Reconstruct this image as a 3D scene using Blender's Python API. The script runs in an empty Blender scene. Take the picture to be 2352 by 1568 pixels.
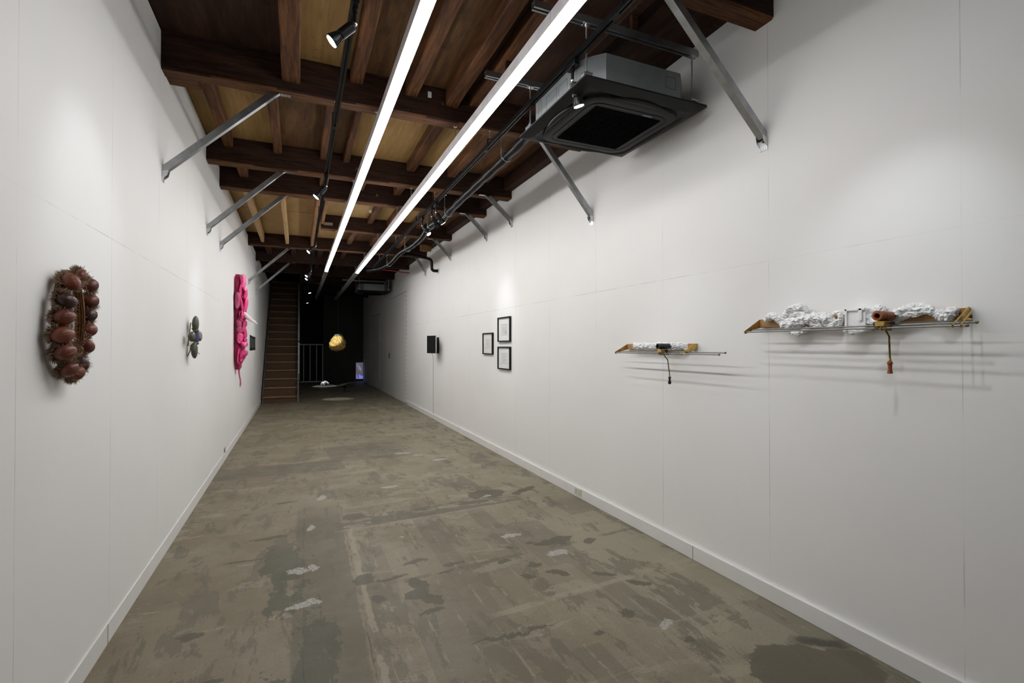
import bpy, bmesh, math, random
from mathutils import Vector, Matrix, noise as mn
random.seed(7)
SC = bpy.context.scene
COL = SC.collection
R = math.radians
F_PX = 1132.0
YAW = math.atan((1176 - 684.5) / F_PX)
PIT = math.atan(10 / F_PX)
EYE = Vector((0, 0, 1.5))

# ---------------------------------------------------------------- camera, world, exposure
cam = bpy.data.cameras.new('camera')
cam.sensor_width = 36.0
cam.lens = F_PX / 2352 * 36
cam.clip_start = 0.05
cam_ob = bpy.data.objects.new('camera', cam)
cam_ob.location = EYE
cam_ob.rotation_euler = (R(90) + PIT, 0, -YAW)
COL.objects.link(cam_ob)
SC.camera = cam_ob
W = bpy.data.worlds.new('world')
SC.world = W
W.use_nodes = True
W.node_tree.nodes['Background'].inputs[0].default_value = (0.9, 0.95, 1, 1)
W.node_tree.nodes['Background'].inputs[1].default_value = 0.0015
SC.view_settings.view_transform = 'Standard'
SC.view_settings.look = 'None'
SC.view_settings.gamma = 1
SC.view_settings.use_curve_mapping = False
SC.view_settings.exposure = 0.0
SC.cycles.max_bounces = 8
SC.cycles.diffuse_bounces = 4
SC.cycles.glossy_bounces = 2
SC.cycles.caustics_reflective = False
SC.cycles.caustics_refractive = False
LED_STRENGTH = 30.0
SPOT_POWER = 30.0

# ray of the photograph, used to read real positions on known planes (wall, floor, shelf front)
_fw = Vector((math.sin(YAW) * math.cos(PIT), math.cos(YAW) * math.cos(PIT), math.sin(PIT)))
_rt = Vector((math.cos(YAW), -math.sin(YAW), 0))
_up = _rt.cross(_fw)
def at(x, y, ax, val):
    d = _fw + _rt * ((x - 1176) / F_PX) + _up * ((784 - y) / F_PX)
    return EYE + d * ((val - EYE[ax]) / d[ax])

XL, XR = -0.88, 2.57
ZB, ZJ, ZC = 3.43, 3.60, 3.70      # beam underside, joist underside, ceiling boards
YB = 21.95

# ---------------------------------------------------------------- materials
def node(nt, kind, **kw):
    n = nt.nodes.new(kind)
    for k, v in kw.items():
        setattr(n, k, v)
    return n
class NB:
    """small helper around a node tree"""
    def __init__(s, name):
        s.m = bpy.data.materials.new(name); s.m.use_nodes = True
        s.nt = s.m.node_tree; s.L = s.nt.links
        s.b = s.nt.nodes['Principled BSDF']
        s.geo = None
    def put(s, sock, v):
        if isinstance(v, (int, float)): sock.default_value = v
        elif isinstance(v, (tuple, list)):
            sock.default_value = tuple(v) + ((1,) if len(sock.default_value) == 4 and len(v) == 3 else ())
        else: s.L.new(v, sock)
    def pos(s):
        if s.geo is None: s.geo = node(s.nt, 'ShaderNodeNewGeometry')
        return s.geo.outputs['Position']
    def obj(s):
        return node(s.nt, 'ShaderNodeTexCoord').outputs['Object']
    def math(s, op, a, b=0.0, c=None):
        n = node(s.nt, 'ShaderNodeMath', operation=op)
        s.put(n.inputs[0], a); s.put(n.inputs[1], b)
        if c is not None: s.put(n.inputs[2], c)
        return n.outputs[0]
    def vmath(s, op, a, b=None):
        n = node(s.nt, 'ShaderNodeVectorMath', operation=op)
        s.put(n.inputs[0], a)
        if b is not None: s.put(n.inputs[1], b)
        return n.outputs['Value'] if op in ('LENGTH', 'DISTANCE', 'DOT_PRODUCT') else n.outputs[0]
    def mapping(s, v, loc=(0, 0, 0), rot=(0, 0, 0), sc=(1, 1, 1), kind='TEXTURE'):
        n = node(s.nt, 'ShaderNodeMapping', vector_type=kind)
        s.put(n.inputs[0], v)
        n.inputs[1].default_value = loc; n.inputs[2].default_value = rot; n.inputs[3].default_value = sc
        return n.outputs[0]
    def noise(s, v, scale, detail=4, rough=.55, dist=0, col=False):
        n = node(s.nt, 'ShaderNodeTexNoise')
        s.put(n.inputs['Vector'], v)
        n.inputs['Scale'].default_value = scale; n.inputs['Detail'].default_value = detail
        n.inputs['Roughness'].default_value = rough; n.inputs['Distortion'].default_value = dist
        return n.outputs['Color' if col else 'Fac']
    def ramp(s, v, a, b, lo=0.0, hi=1.0, smooth=True):
        n = node(s.nt, 'ShaderNodeMapRange')
        if smooth: n.interpolation_type = 'SMOOTHSTEP'
        s.put(n.inputs[0], v); s.put(n.inputs[1], a); s.put(n.inputs[2], b); s.put(n.inputs[3], lo); s.put(n.inputs[4], hi)
        return n.outputs[0]
    def mix(s, f, a, b, mode='MIX'):
        n = node(s.nt, 'ShaderNodeMix', data_type='RGBA', blend_type=mode)
        s.put(n.inputs[0], f); s.put(n.inputs[6], a); s.put(n.inputs[7], b)
        return n.outputs[2]
    def sep(s, v):
        n = node(s.nt, 'ShaderNodeSeparateXYZ'); s.put(n.inputs[0], v); return n.outputs
    def comb(s, x, y, z):
        n = node(s.nt, 'ShaderNodeCombineXYZ')
        s.put(n.inputs[0], x); s.put(n.inputs[1], y); s.put(n.inputs[2], z); return n.outputs[0]
    def bump(s, h, strength=.2, dist=.01):
        n = node(s.nt, 'ShaderNodeBump'); n.inputs['Strength'].default_value = strength; n.inputs['Distance'].default_value = dist
        s.put(n.inputs['Height'], h); s.L.new(n.outputs[0], s.b.inputs['Normal'])
    def done(s, col=None, rough=.5, metal=0, spec=None):
        if col is not None: s.put(s.b.inputs['Base Color'], col)
        s.put(s.b.inputs['Roughness'], rough); s.put(s.b.inputs['Metallic'], metal)
        if spec is not None: s.put(s.b.inputs['Specular IOR Level'], spec)
        return s.m
def pm(name, c1, c2=None, scale=20, rough=.5, metal=0, bump=0, bscale=None, bdist=.003, spec=None, stretch=None):
    n = NB(name)
    v = n.obj()
    if stretch: v = n.mapping(v, sc=stretch)
    f = n.noise(v, scale)
    c2 = c2 or tuple(x * .8 for x in c1)
    if bump: n.bump(n.noise(v, bscale or scale * 3), bump, bdist)
    return n.done(n.mix(n.ramp(f, .3, .7), c1, c2), rough, metal, spec)
def emit(name, col, strength):
    n = NB(name)
    e = node(n.nt, 'ShaderNodeEmission'); e.inputs[0].default_value = (*col, 1); e.inputs[1].default_value = strength
    n.L.new(e.outputs[0], n.nt.nodes['Material Output'].inputs[0])
    return n.m
def wood(name, light, dark, stains=.5, grain=(3, 40, 40), rough=.75):
    """old timber: grain stretched along X of the object"""
    n = NB(name)
    v = n.obj(); INV = [1 / x for x in grain]
    g = n.noise(n.mapping(v, sc=tuple(1 / x for x in grain)), 1.0, 6, .6, .6)
    big = n.noise(v, 1.3, 3, .5)
    c = n.mix(n.ramp(g, .3, .72), dark, light)
    c = n.mix(n.math('MULTIPLY', n.ramp(big, .35, .7), stains), c, tuple(x * .35 for x in dark))
    knots = n.noise(n.mapping(v, sc=(.12, .03, .03)), 1.0, 2)
    c = n.mix(n.ramp(knots, .68, .76, 0, .6), c, tuple(x * .25 for x in dark))
    ck = n.noise(n.mapping(v, loc=(3, 1, 7), sc=tuple(x_ for x_ in ((.9 if q == max(INV) else .022) for q in INV))), 1.0, 3, .6, .5)
    c = n.mix(n.ramp(n.math('ABSOLUTE', n.math('SUBTRACT', ck, .5)), .004, .012, .75 * min(1, stains * 1.6), 0), c, tuple(x * .2 for x in dark))
    spk = n.noise(v, 38, 5, .7)
    c = n.mix(n.ramp(spk, .60, .70, 0, .7 * min(1, stains * 1.6)), c, tuple(x * .35 for x in dark))
    n.bump(g, .35, .006)
    return n.done(c, rough, 0, .25)

def wall_mat(name, y0, zseam):
    n = NB(name)
    p = n.pos(); s = n.sep(p)
    k = n.math('DIVIDE', n.math('SUBTRACT', s[1], y0), .93)
    d = n.math('MULTIPLY', n.math('ABSOLUTE', n.math('SUBTRACT', k, n.math('ROUND', k))), .93)
    wob = n.math('MULTIPLY', n.math('SUBTRACT', n.noise(p, 9), .5), .003)
    d = n.math('ADD', d, wob)
    dz = n.math('ADD', n.math('ABSOLUTE', n.math('SUBTRACT', s[2], zseam)), wob)
    seam = n.math('MAXIMUM', n.ramp(d, .0012, .0028, 1, 0), n.ramp(dz, .0012, .0028, 1, 0))
    seam = n.math('MULTIPLY', seam, n.ramp(n.noise(p, 1.7, 3, .7), .38, .6, .04, .5))
    base = n.mix(n.ramp(n.noise(p, .9, 3), .3, .7), (.855, .85, .84), (.83, .826, .82))
    sm = n.ramp(n.noise(n.mapping(p, sc=(1, .4, 1.2)), 2.3, 4, .7), .62, .8, 0, .06)
    base = n.mix(sm, base, (.55, .54, .52))
    c = n.mix(seam, base, (.36, .35, .33))
    n.bump(n.noise(p, 180, 2), .06, .002)
    return n.done(c, .62, 0, .3)

def floor_mat():
    n = NB('worn_concrete')
    p0 = n.pos()
    wv = n.vmath('SUBTRACT', n.noise(p0, 8, 7, .68, col=True), (.5, .5, .5))
    p = n.vmath('ADD', p0, n.vmath('MULTIPLY', wv, (.17, .17, 0)))
    ps = n.vmath('ADD', p0, n.vmath('MULTIPLY', wv, (.06, .06, 0)))
    s0 = n.sep(p0); s1 = n.sep(p); s2 = n.sep(ps)
    M1, M2, dark, pale = (.275, .236, .162), (.208, .174, .117), (.088, .082, .054), (.345, .308, .224)
    c = n.mix(n.ramp(n.noise(p0, 1.1, 7, .7), .40, .60), M1, M2)
    # right side of the room is paler and greener, left side browner
    c = n.mix(n.ramp(s1[0], .9, 2.4, 0, .6), c, (.310, .290, .212))
    c = n.mix(n.ramp(s1[0], -.4, .5, .45, 0), c, (.185, .150, .100))
    # thin worn skin with crisp ragged edges, stretched both ways
    for loc, sc, sc2, lo, col, k in (((0, 0, 0), (.5, 1.5, 1), 1.6, .545, (.140, .122, .086), .75), ((7, 3, 0), (1.7, .5, 1), 1.8, .575, pale, .6), ((3, 11, 0), (.35, 1.2, 1), 2.6, .585, (.128, .116, .080), .7), ((13, 5, 0), (1, .8, 1), 4.0, .60, (.275, .245, .180), .6)):
        v = n.noise(n.mapping(p0, loc=loc, sc=sc), sc2, 8, .70, .35)
        c = n.mix(n.ramp(v, lo, lo + .012, 0, k), c, col)
    # shuttering board marks along the room
    bx_ = n.math('ADD', s0[0], n.math('MULTIPLY', n.math('SUBTRACT', n.noise(p0, 3, 5), .5), .02))
    bn = n.math('DIVIDE', bx_, .165)
    bd = n.math('ABSOLUTE', n.math('SUBTRACT', bn, n.math('ROUND', bn)))
    near = n.math('MULTIPLY', n.ramp(s0[0], .3, .42), n.ramp(s0[1], 4.2, 4.32, 1, .2))
    bc = node(n.nt, 'ShaderNodeTexWhiteNoise', noise_dimensions='2D')
    n.put(bc.inputs['Vector'], n.comb(n.math('ROUND', bn), n.math('ROUND', n.math('DIVIDE', s1[1], .85)), 0))
    c = n.mix(n.math('MULTIPLY', n.math('MULTIPLY', n.ramp(bc.outputs['Value'], .45, .9), .55), near), c, (.145, .126, .092))
    bmask = n.math('MULTIPLY', n.ramp(n.noise(n.mapping(p0, loc=(2, 9, 0), sc=(.5, .7, 1)), 3, 7, .8), .50, .56), near)
    c = n.mix(n.math('MULTIPLY', n.ramp(n.math('ADD', bd, n.math('MULTIPLY', n.math('SUBTRACT', n.noise(p0, 22, 6, .8), .5), .16)), .03, .06, 1, 0), n.math('MULTIPLY', bmask, .7)), c, (.32, .285, .205))
    # fine streaks in both directions
    st = n.noise(n.mapping(p0, sc=(.025, .8, 1)), 1.0, 7, .75)
    c = n.mix(n.ramp(st, .60, .68, 0, .35), c, pale)
    st2 = n.noise(n.mapping(p0, loc=(4, 4, 0), sc=(.6, .035, 1)), 1.0, 7, .75)
    c = n.mix(n.math('MULTIPLY', n.ramp(st2, .61, .66, 0, .6), n.ramp(s0[0], .5, 1.2, 1, .35)), c, dark)
    # long dark channel
    mid = n.math('ADD', .16, n.math('MULTIPLY', n.math('SUBTRACT', s0[1], 3.6), .012))
    lane = n.ramp(n.math('ABSOLUTE', n.math('SUBTRACT', s2[0], mid)), .165, .185, 1, 0)
    lane = n.math('MULTIPLY', lane, n.ramp(s1[1], 4.5, 5.3, .72, 0))
    c = n.mix(lane, c, (.118, .104, .070))
    lv = n.noise(n.mapping(p0, loc=(1, 2, 0), sc=(.8, 1.6, 1)), 3, 7, .7)
    l2 = n.math('ADD', n.math('ABSOLUTE', n.math('SUBTRACT', s0[0], n.math('ADD', .02, n.math('MULTIPLY', n.math('SUBTRACT', 3.0, s0[1]), .10)))), n.math('MULTIPLY', n.math('SUBTRACT', lv, .5), -1.3))
    lane2 = n.math('MULTIPLY', n.ramp(l2, .07, .09, 1, 0), n.ramp(s1[1], 3.9, 4.5, .85, 0))
    c = n.mix(lane2, c, (.078, .080, .053))
    edge = n.ramp(n.math('ABSOLUTE', n.math('SUBTRACT', s2[0], n.math('ADD', mid, .225))), .012, .022, .75, 0)
    c = n.mix(n.math('MULTIPLY', n.math('MULTIPLY', edge, n.ramp(lv, .42, .48)), n.ramp(s0[1], 4.2, 4.4, 1, 0)), c, pale)
    for off, wd in ((-.12, .0035), (.19, .004)):
        cr = n.ramp(n.math('ABSOLUTE', n.math('SUBTRACT', n.math('ADD', s0[0], n.math('MULTIPLY', n.math('SUBTRACT', n.noise(p0, 6, 8, .75), .5), .05)), n.math('ADD', mid, off))), wd * .3, wd, .8, 0)
        c = n.mix(n.math('MULTIPLY', n.math('MULTIPLY', cr, n.ramp(n.noise(p0, 5), .4, .55)), n.ramp(s0[1], 4.9, 5.2, 1, 0)), c, (.045, .044, .034))
    # transverse joint
    jy = n.math('SUBTRACT', s2[1], n.math('ADD', 4.21, n.math('MULTIPLY', s0[0], .085)))
    bv = n.math('SUBTRACT', n.ramp(n.noise(n.mapping(p0, sc=(1.2, .6, 1)), 3, 7, .7), .3, .7), .5)
    band = n.math('MULTIPLY', n.ramp(jy, -.004, .008), n.ramp(n.math('ADD', jy, n.math('MULTIPLY', bv, .5)), .16, .19, 1, 0))
    band = n.math('MULTIPLY', band, n.math('MULTIPLY', n.ramp(s0[0], .28, .31), n.ramp(s1[0], 1.8, 2.2, 1, 0)))
    c = n.mix(n.math('MULTIPLY', band, .75), c, (.105, .095, .064))
    jl = n.math('MULTIPLY', n.ramp(n.math('ABSOLUTE', n.math('ADD', jy, .012)), .006, .012, 1, 0), n.ramp(s0[0], .25, .4))
    c = n.mix(n.math('MULTIPLY', jl, .6), c, (.33, .30, .235))
    j2 = n.math('SUBTRACT', s2[1], n.math('ADD', 3.12, n.math('MULTIPLY', s0[0], .085)))
    c = n.mix(n.math('MULTIPLY', n.math('MULTIPLY', n.ramp(n.math('ABSOLUTE', j2), .012, .03, 1, 0), n.ramp(s0[0], .35, .5)), n.ramp(lv, .44, .52, 0, .6)), c, dark)
    j3 = n.math('SUBTRACT', s2[1], n.math('ADD', 2.48, n.math('MULTIPLY', s0[0], .085)))
    c = n.mix(n.math('MULTIPLY', n.math('MULTIPLY', n.ramp(n.math('ABSOLUTE', j3), .015, .035, 1, 0), n.ramp(s0[0], .9, 1.1)), n.ramp(lv, .40, .5, 0, .7)), c, pale)
    # darker slab near the wreath wall
    bx = n.math('MULTIPLY', n.ramp(s2[1], 6.32, 6.35), n.ramp(s2[1], 6.87, 6.9, 1, 0))
    bx = n.math('MULTIPLY', bx, n.ramp(s2[0], .52, .53, 1, 0))
    c = n.mix(n.math('MULTIPLY', bx, .62), c, (.118, .108, .076))
    bx2 = n.math('MULTIPLY', n.ramp(s1[1], 6.7, 6.8), n.ramp(s1[1], 7.7, 8.0, 1, 0))
    bx2 = n.math('MULTIPLY', bx2, n.math('MULTIPLY', n.ramp(s1[0], .35, .42), n.ramp(s1[0], 1.3, 1.5, 1, 0)))
    c = n.mix(n.math('MULTIPLY', bx2, .5), c, (.108, .100, .070))
    # individual stains: x, y, half sizes, turn
    ST = [(.70, 3.10, .05, .11, .3), (.67, 2.98, .075, .07, 0), (.73, 2.88, .06, .09, .5), (.70, 2.745, .08, .028, .1),
          (.40, 3.29, .075, .07, 0), (.56, 3.24, .10, .022, .15), (1.82, 3.36, .17, .06, .05), (2.07, 3.26, .055, .045, .3), (1.68, 3.37, .04, .03, 0),
          (1.58, 2.88, .09, .035, -.6), (1.39, 2.93, .07, .025, -.3), (1.62, 3.42, .05, .03, 0), (1.46, 3.38, .03, .03, 0), (1.33, 3.18, .05, .025, .2), (1.5, 3.05, .045, .035, -.5),
          (1.76, 4.70, .20, .15, .2), (2.15, 4.66, .18, .05, .5), (1.55, 4.5, .16, .06, 0), (.45, 3.0, .035, .045, 0), (.75, 3.42, .10, .03, .2), (1.0, 3.28, .09, .025, .2), (.9, 3.2, .04, .02, 0),
          (1.04, 2.36, .24, .014, -.04), (2.18, 1.66, .20, .11, -.35), (2.02, 1.6, .12, .10, 0), (2.38, 1.50, .15, .13, 0), (2.2, 1.5, .2, .1, 0), (1.7, 2.3, .04, .05, 0), (1.85, 1.95, .03, .03, 0),
          (-.4, 2.55, .1, .03, .3), (-.35, 3.9, .12, .025, 0), (-.5, 3.0, .05, .03, 0), (.45, 4.55, .10, .07, 0), (2.0, 2.55, .09, .03, -.7), (1.85, 2.75, .08, .03, -.5), (-.2, 4.3, .14, .03, .1), (-.1, 5.2, .1, .03, 0), (1.45, 2.2, .03, .03, 0)]
    def nearest(lst):
        d = None
        for x, y, a, b, r in lst:
            q = n.mapping(p, (x, y, 0), (0, 0, r), (a, b, 1)); q = n.vmath('DOT_PRODUCT', q, q)
            d = q if d is None else n.math('MINIMUM', d, q)
        return d
    c = n.mix(n.ramp(nearest(ST), .88, 1.04, .88, 0), c, (.092, .081, .054))
    dk = n.vmath('LENGTH', n.vmath('MULTIPLY', n.mapping(p, (2.42, 1.68, 0), (0, 0, -.5), (.14, .045, 1)), (1, 1, 0)))
    c = n.mix(n.ramp(dk, .5, 1.3, .85, 0), c, (.03, .03, .023))
    WH = [(1.73, 3.17, .10, .045, 0), (.04, 3.12, .10, .05, .1), (.01, 3.59, .07, .05, 0), (.10, 3.62, .03, .05, 0), (1.55, 3.59, .10, .04, 0), (1.83, 2.11, .05, .035, 0), (.76, 3.93, .022, .022, 0),
          (.22, 5.22, .05, .08, 0), (1.72, 6.36, .11, .06, 0), (1.52, 6.73, .08, .05, 0), (1.72, 4.62, .08, .02, .5), (.1, 4.4, .03, .08, 0), (.9, 5.35, .1, .04, 0), (1.35, 6.95, .12, .06, 0)]
    hole = n.noise(n.mapping(p0, sc=(.6, 1, 1)), 60, 4, .65)
    f = n.math('MULTIPLY', n.ramp(nearest(WH), .72, .96, 1, 0), n.ramp(hole, .42, .46))
    c = n.mix(n.math('MULTIPLY', f, .85), c, (.47, .465, .43))
    # specks and pits
    sp = n.noise(p0, 60, 3, .65)
    c = n.mix(n.ramp(sp, .68, .72, 0, .7), c, (.08, .074, .055))
    sp2 = n.noise(p0, 150, 2, .7)
    c = n.mix(n.ramp(sp2, .38, .62, 0, .38), c, (.115, .102, .072))
    sp3 = n.noise(p0, 260, 2, .7)
    c = n.mix(n.ramp(sp3, .58, .68, 0, .35), c, (.34, .31, .24))
    n.bump(n.math('ADD', n.noise(p0, 40, 4, .7), lv), .3, .004)
    return n.done(c, n.ramp(n.noise(p0, 1.1, 7, .7), .4, .6, .50, .64), 0, .35)

M = {}
M['wall_wreath'] = wall_mat('painted_board', 3.14, 2.05)
M['wall_shelf'] = wall_mat('painted_board_seamed', 1.15, 2.005)
M['floor'] = floor_mat()
M['white'] = pm('white_paint', (.80, .795, .78), (.77, .765, .75), 6, .55)
M['dark_wall'] = pm('dark_wall_paint', (.075, .073, .07), (.06, .058, .056), 2, .8)
M['black_wall'] = pm('black_wall_paint', (.02, .022, .021), None, 2, .85)
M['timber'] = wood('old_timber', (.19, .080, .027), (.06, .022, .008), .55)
M['timber_face'] = wood('shaded_timber_face', (.055, .021, .010), (.016, .006, .003), .6)  # beam timber darkened: shade of the upright faces put into the colour
M['timber_dark'] = wood('dark_timber', (.065, .024, .010), (.022, .008, .004), .5)  # darker timber for rear beams, some joists and wall plates
M['timber_y'] = wood('old_joist', (.185, .074, .024), (.055, .020, .008), .5, (40, 3, 40))
M['new_wood'] = wood('new_stud', (.50, .34, .17), (.40, .26, .12), .12, (40, 3, 40))
M['orange_wood'] = wood('orange_joist', (.36, .19, .08), (.20, .095, .04), .3, (40, 3, 40))
M['ply'] = wood('plywood', (.33, .20, .072), (.25, .145, .048), .25, (30, 2.5, 30))
M['ply_new'] = wood('pale_plywood', (.42, .28, .12), (.35, .225, .09), .12, (6, 2, 6))
M['board_brown'] = wood('brown_board', (.15, .075, .028), (.075, .034, .013), .45, (14, 2.5, 14))
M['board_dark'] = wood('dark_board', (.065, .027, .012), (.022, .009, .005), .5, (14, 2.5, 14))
M['steel'] = pm('galvanized_steel', (.47, .49, .50), (.36, .38, .39), 14, .36, .9, .05, 60)
M['zinc'] = pm('bright_zinc', (.72, .73, .74), (.6, .61, .62), 30, .28, .95)
M['black_metal'] = pm('black_powder_coat', (.006, .006, .0065), None, 40, .38, spec=.22)
M['ac_black'] = pm('black_plastic', (.0105, .0105, .011), None, 30, .5, spec=.18)
M['ac_inner'] = pm('black_mesh', (.003, .003, .003), None, 30, .9, spec=.03)
M['ac_case'] = pm('sheet_steel', (.22, .24, .245), (.185, .20, .21), 5, .45, .45)
M['lag'] = pm('black_lagging', (.005, .005, .005), (.009, .009, .009), 25, .36, 0, .2, 30, spec=.14)
M['led'] = emit('led_diffuser', (1.0, .988, .976), LED_STRENGTH)
M['led_off'] = pm('unlit_diffuser', (.30, .30, .30), None, 10, .5)
M['fixture'] = pm('white_fixture', (.68, .66, .68), None, 10, .45)
M['spot_face'] = emit('spot_lens', (.92, .97, 1.0), 40.0)
M['spot_off'] = pm('dark_lens', (.05, .05, .06), None, 10, .2)
M['frame_black'] = pm('black_frame', (.010, .012, .010), None, 40, .45, spec=.2)
M['mat_white'] = pm('mat_board', (.74, .75, .74), (.72, .73, .72), 10, .8)
M['paper'] = pm('print_paper', (.66, .67, .645), (.63, .64, .615), 18, .85)
M['ink'] = pm('grey_ink', (.30, .30, .28), (.42, .42, .40), 200, .9)
M['ink_dark'] = pm('dark_ink', (.08, .08, .075), (.25, .25, .24), 120, .9)
M['brass'] = pm('brass', (.62, .42, .13), (.48, .31, .09), 30, .33, .9)
M['brass_old'] = pm('dark_brass', (.20, .135, .05), (.12, .08, .03), 60, .4, .8)
M['rod'] = pm('steel_rod', (.30, .30, .30), (.24, .24, .24), 40, .28, .95)
M['oak'] = wood('oak_plank', (.52, .30, .14), (.40, .215, .09), .1, (40, 4, 40), .55)
M['cherry'] = wood('reddish_wood', (.36, .12, .05), (.25, .075, .03), .15, (20, 5, 5), .4)
M['ebony'] = pm('black_lacquer', (.008, .008, .010), None, 30, .3)
M['plaster'] = pm('white_plaster', (.90, .905, .91), (.86, .87, .88), 30, .8, 0, .5, 90, .004)
def plate_lines():
    n = NB('ribbed_pod')
    v = n.obj()
    n.bump(n.noise(v, 120, 2), .1, .001)
    c = n.mix(n.ramp(n.noise(v, 9), .35, .65), (.20, .055, .028), (.11, .028, .018))
    return n.done(c, .38, 0, .45)
M['pod'] = plate_lines()
M['pod_dark'] = pm('dark_pod', (.06, .020, .016), (.04, .014, .012), 9, .36)
M['fur'] = pm('brown_fur', (.40, .30, .20), (.17, .115, .07), 30, .9)
M['rim'] = wood('rim_wood', (.30, .13, .05), (.10, .035, .014), .2, (5, 5, 5), .4)
M['pink_deep'] = pm('deep_pink_leather', (.42, .014, .10), (.33, .010, .075), 12, .5, 0, .35, 90, .002)
M['pink'] = pm('pink_leather', (.70, .032, .19), (.58, .020, .14), 12, .48, 0, .35, 90, .002)
M['pink_back'] = pm('dusty_pink_suede', (.52, .085, .20), (.44, .065, .16), 12, .75, 0, .2, 90, .002)
M['pink_light'] = pm('bright_pink_leather', (.86, .085, .30), (.76, .06, .25), 12, .45, 0, .35, 90, .002)
M['ivory'] = pm('ivory_white', (.84, .83, .83), (.78, .77, .78), 8, .32)
M['petal'] = pm('green_petal', (.075, .088, .052), (.035, .040, .028), 22, .45, 0, .4, 60)
M['petal_purple'] = pm('purple_band', (.075, .06, .19), (.05, .04, .12), 30, .6)
M['petal_gold'] = pm('ochre_edge', (.30, .19, .05), (.18, .11, .03), 40, .6)
M['petal_grey'] = pm('grey_shell', (.20, .19, .19), (.11, .11, .11), 30, .5)
M['picture_dark'] = pm('dark_picture', (.05, .058, .06), (.17, .20, .205), 16, .35)
M['screen_dark'] = pm('dark_screen', (.006, .006, .005), (.012, .012, .010), 9, .4, spec=.1)
M['grey_paint'] = pm('grey_steel_paint', (.13, .14, .135), None, 10, .5)
M['rail_grey'] = pm('railing_grey', (.46, .48, .47), None, 10, .45)
M['tread'] = wood('stair_tread', (.40, .215, .10), (.32, .165, .07), .1, (3, 40, 40), .55)
M['riser'] = wood('stair_riser', (.135, .088, .055), (.10, .062, .038), .15, (3, 40, 40), .7)
M['gold'] = pm('gold_leaf', (.86, .60, .20), (.55, .34, .08), 30, .40, .4, .8, 45, .02)
M['rock_grey'] = pm('grey_stone', (.22, .19, .13), (.14, .12, .09), 20, .7)
M['beige'] = pm('beige_plastic', (.70, .66, .55), None, 20, .5)
M['outlet'] = pm('outlet_plate', (.66, .65, .56), None, 20, .45)
M['cord_white'] = pm('white_cord', (.62, .60, .66), None, 20, .5)
M['red_cable'] = pm('red_cable', (.42, .03, .06), None, 20, .5)
M['gap'] = pm('gap_shadow_paint', (.05, .05, .05), None, 20, .9)
M['scr_grey'] = emit('screen_grey', (.095, .095, .098), 1)
M['scr_mauve'] = emit('screen_mauve', (.16, .12, .24), 1)
M['scr_light'] = emit('screen_lilac', (.30, .24, .42), 1)
M['scr_blue'] = emit('screen_blue', (.17, .20, .62), 1)
M['scr_deep'] = emit('screen_violet', (.09, .07, .22), 1)

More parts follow.
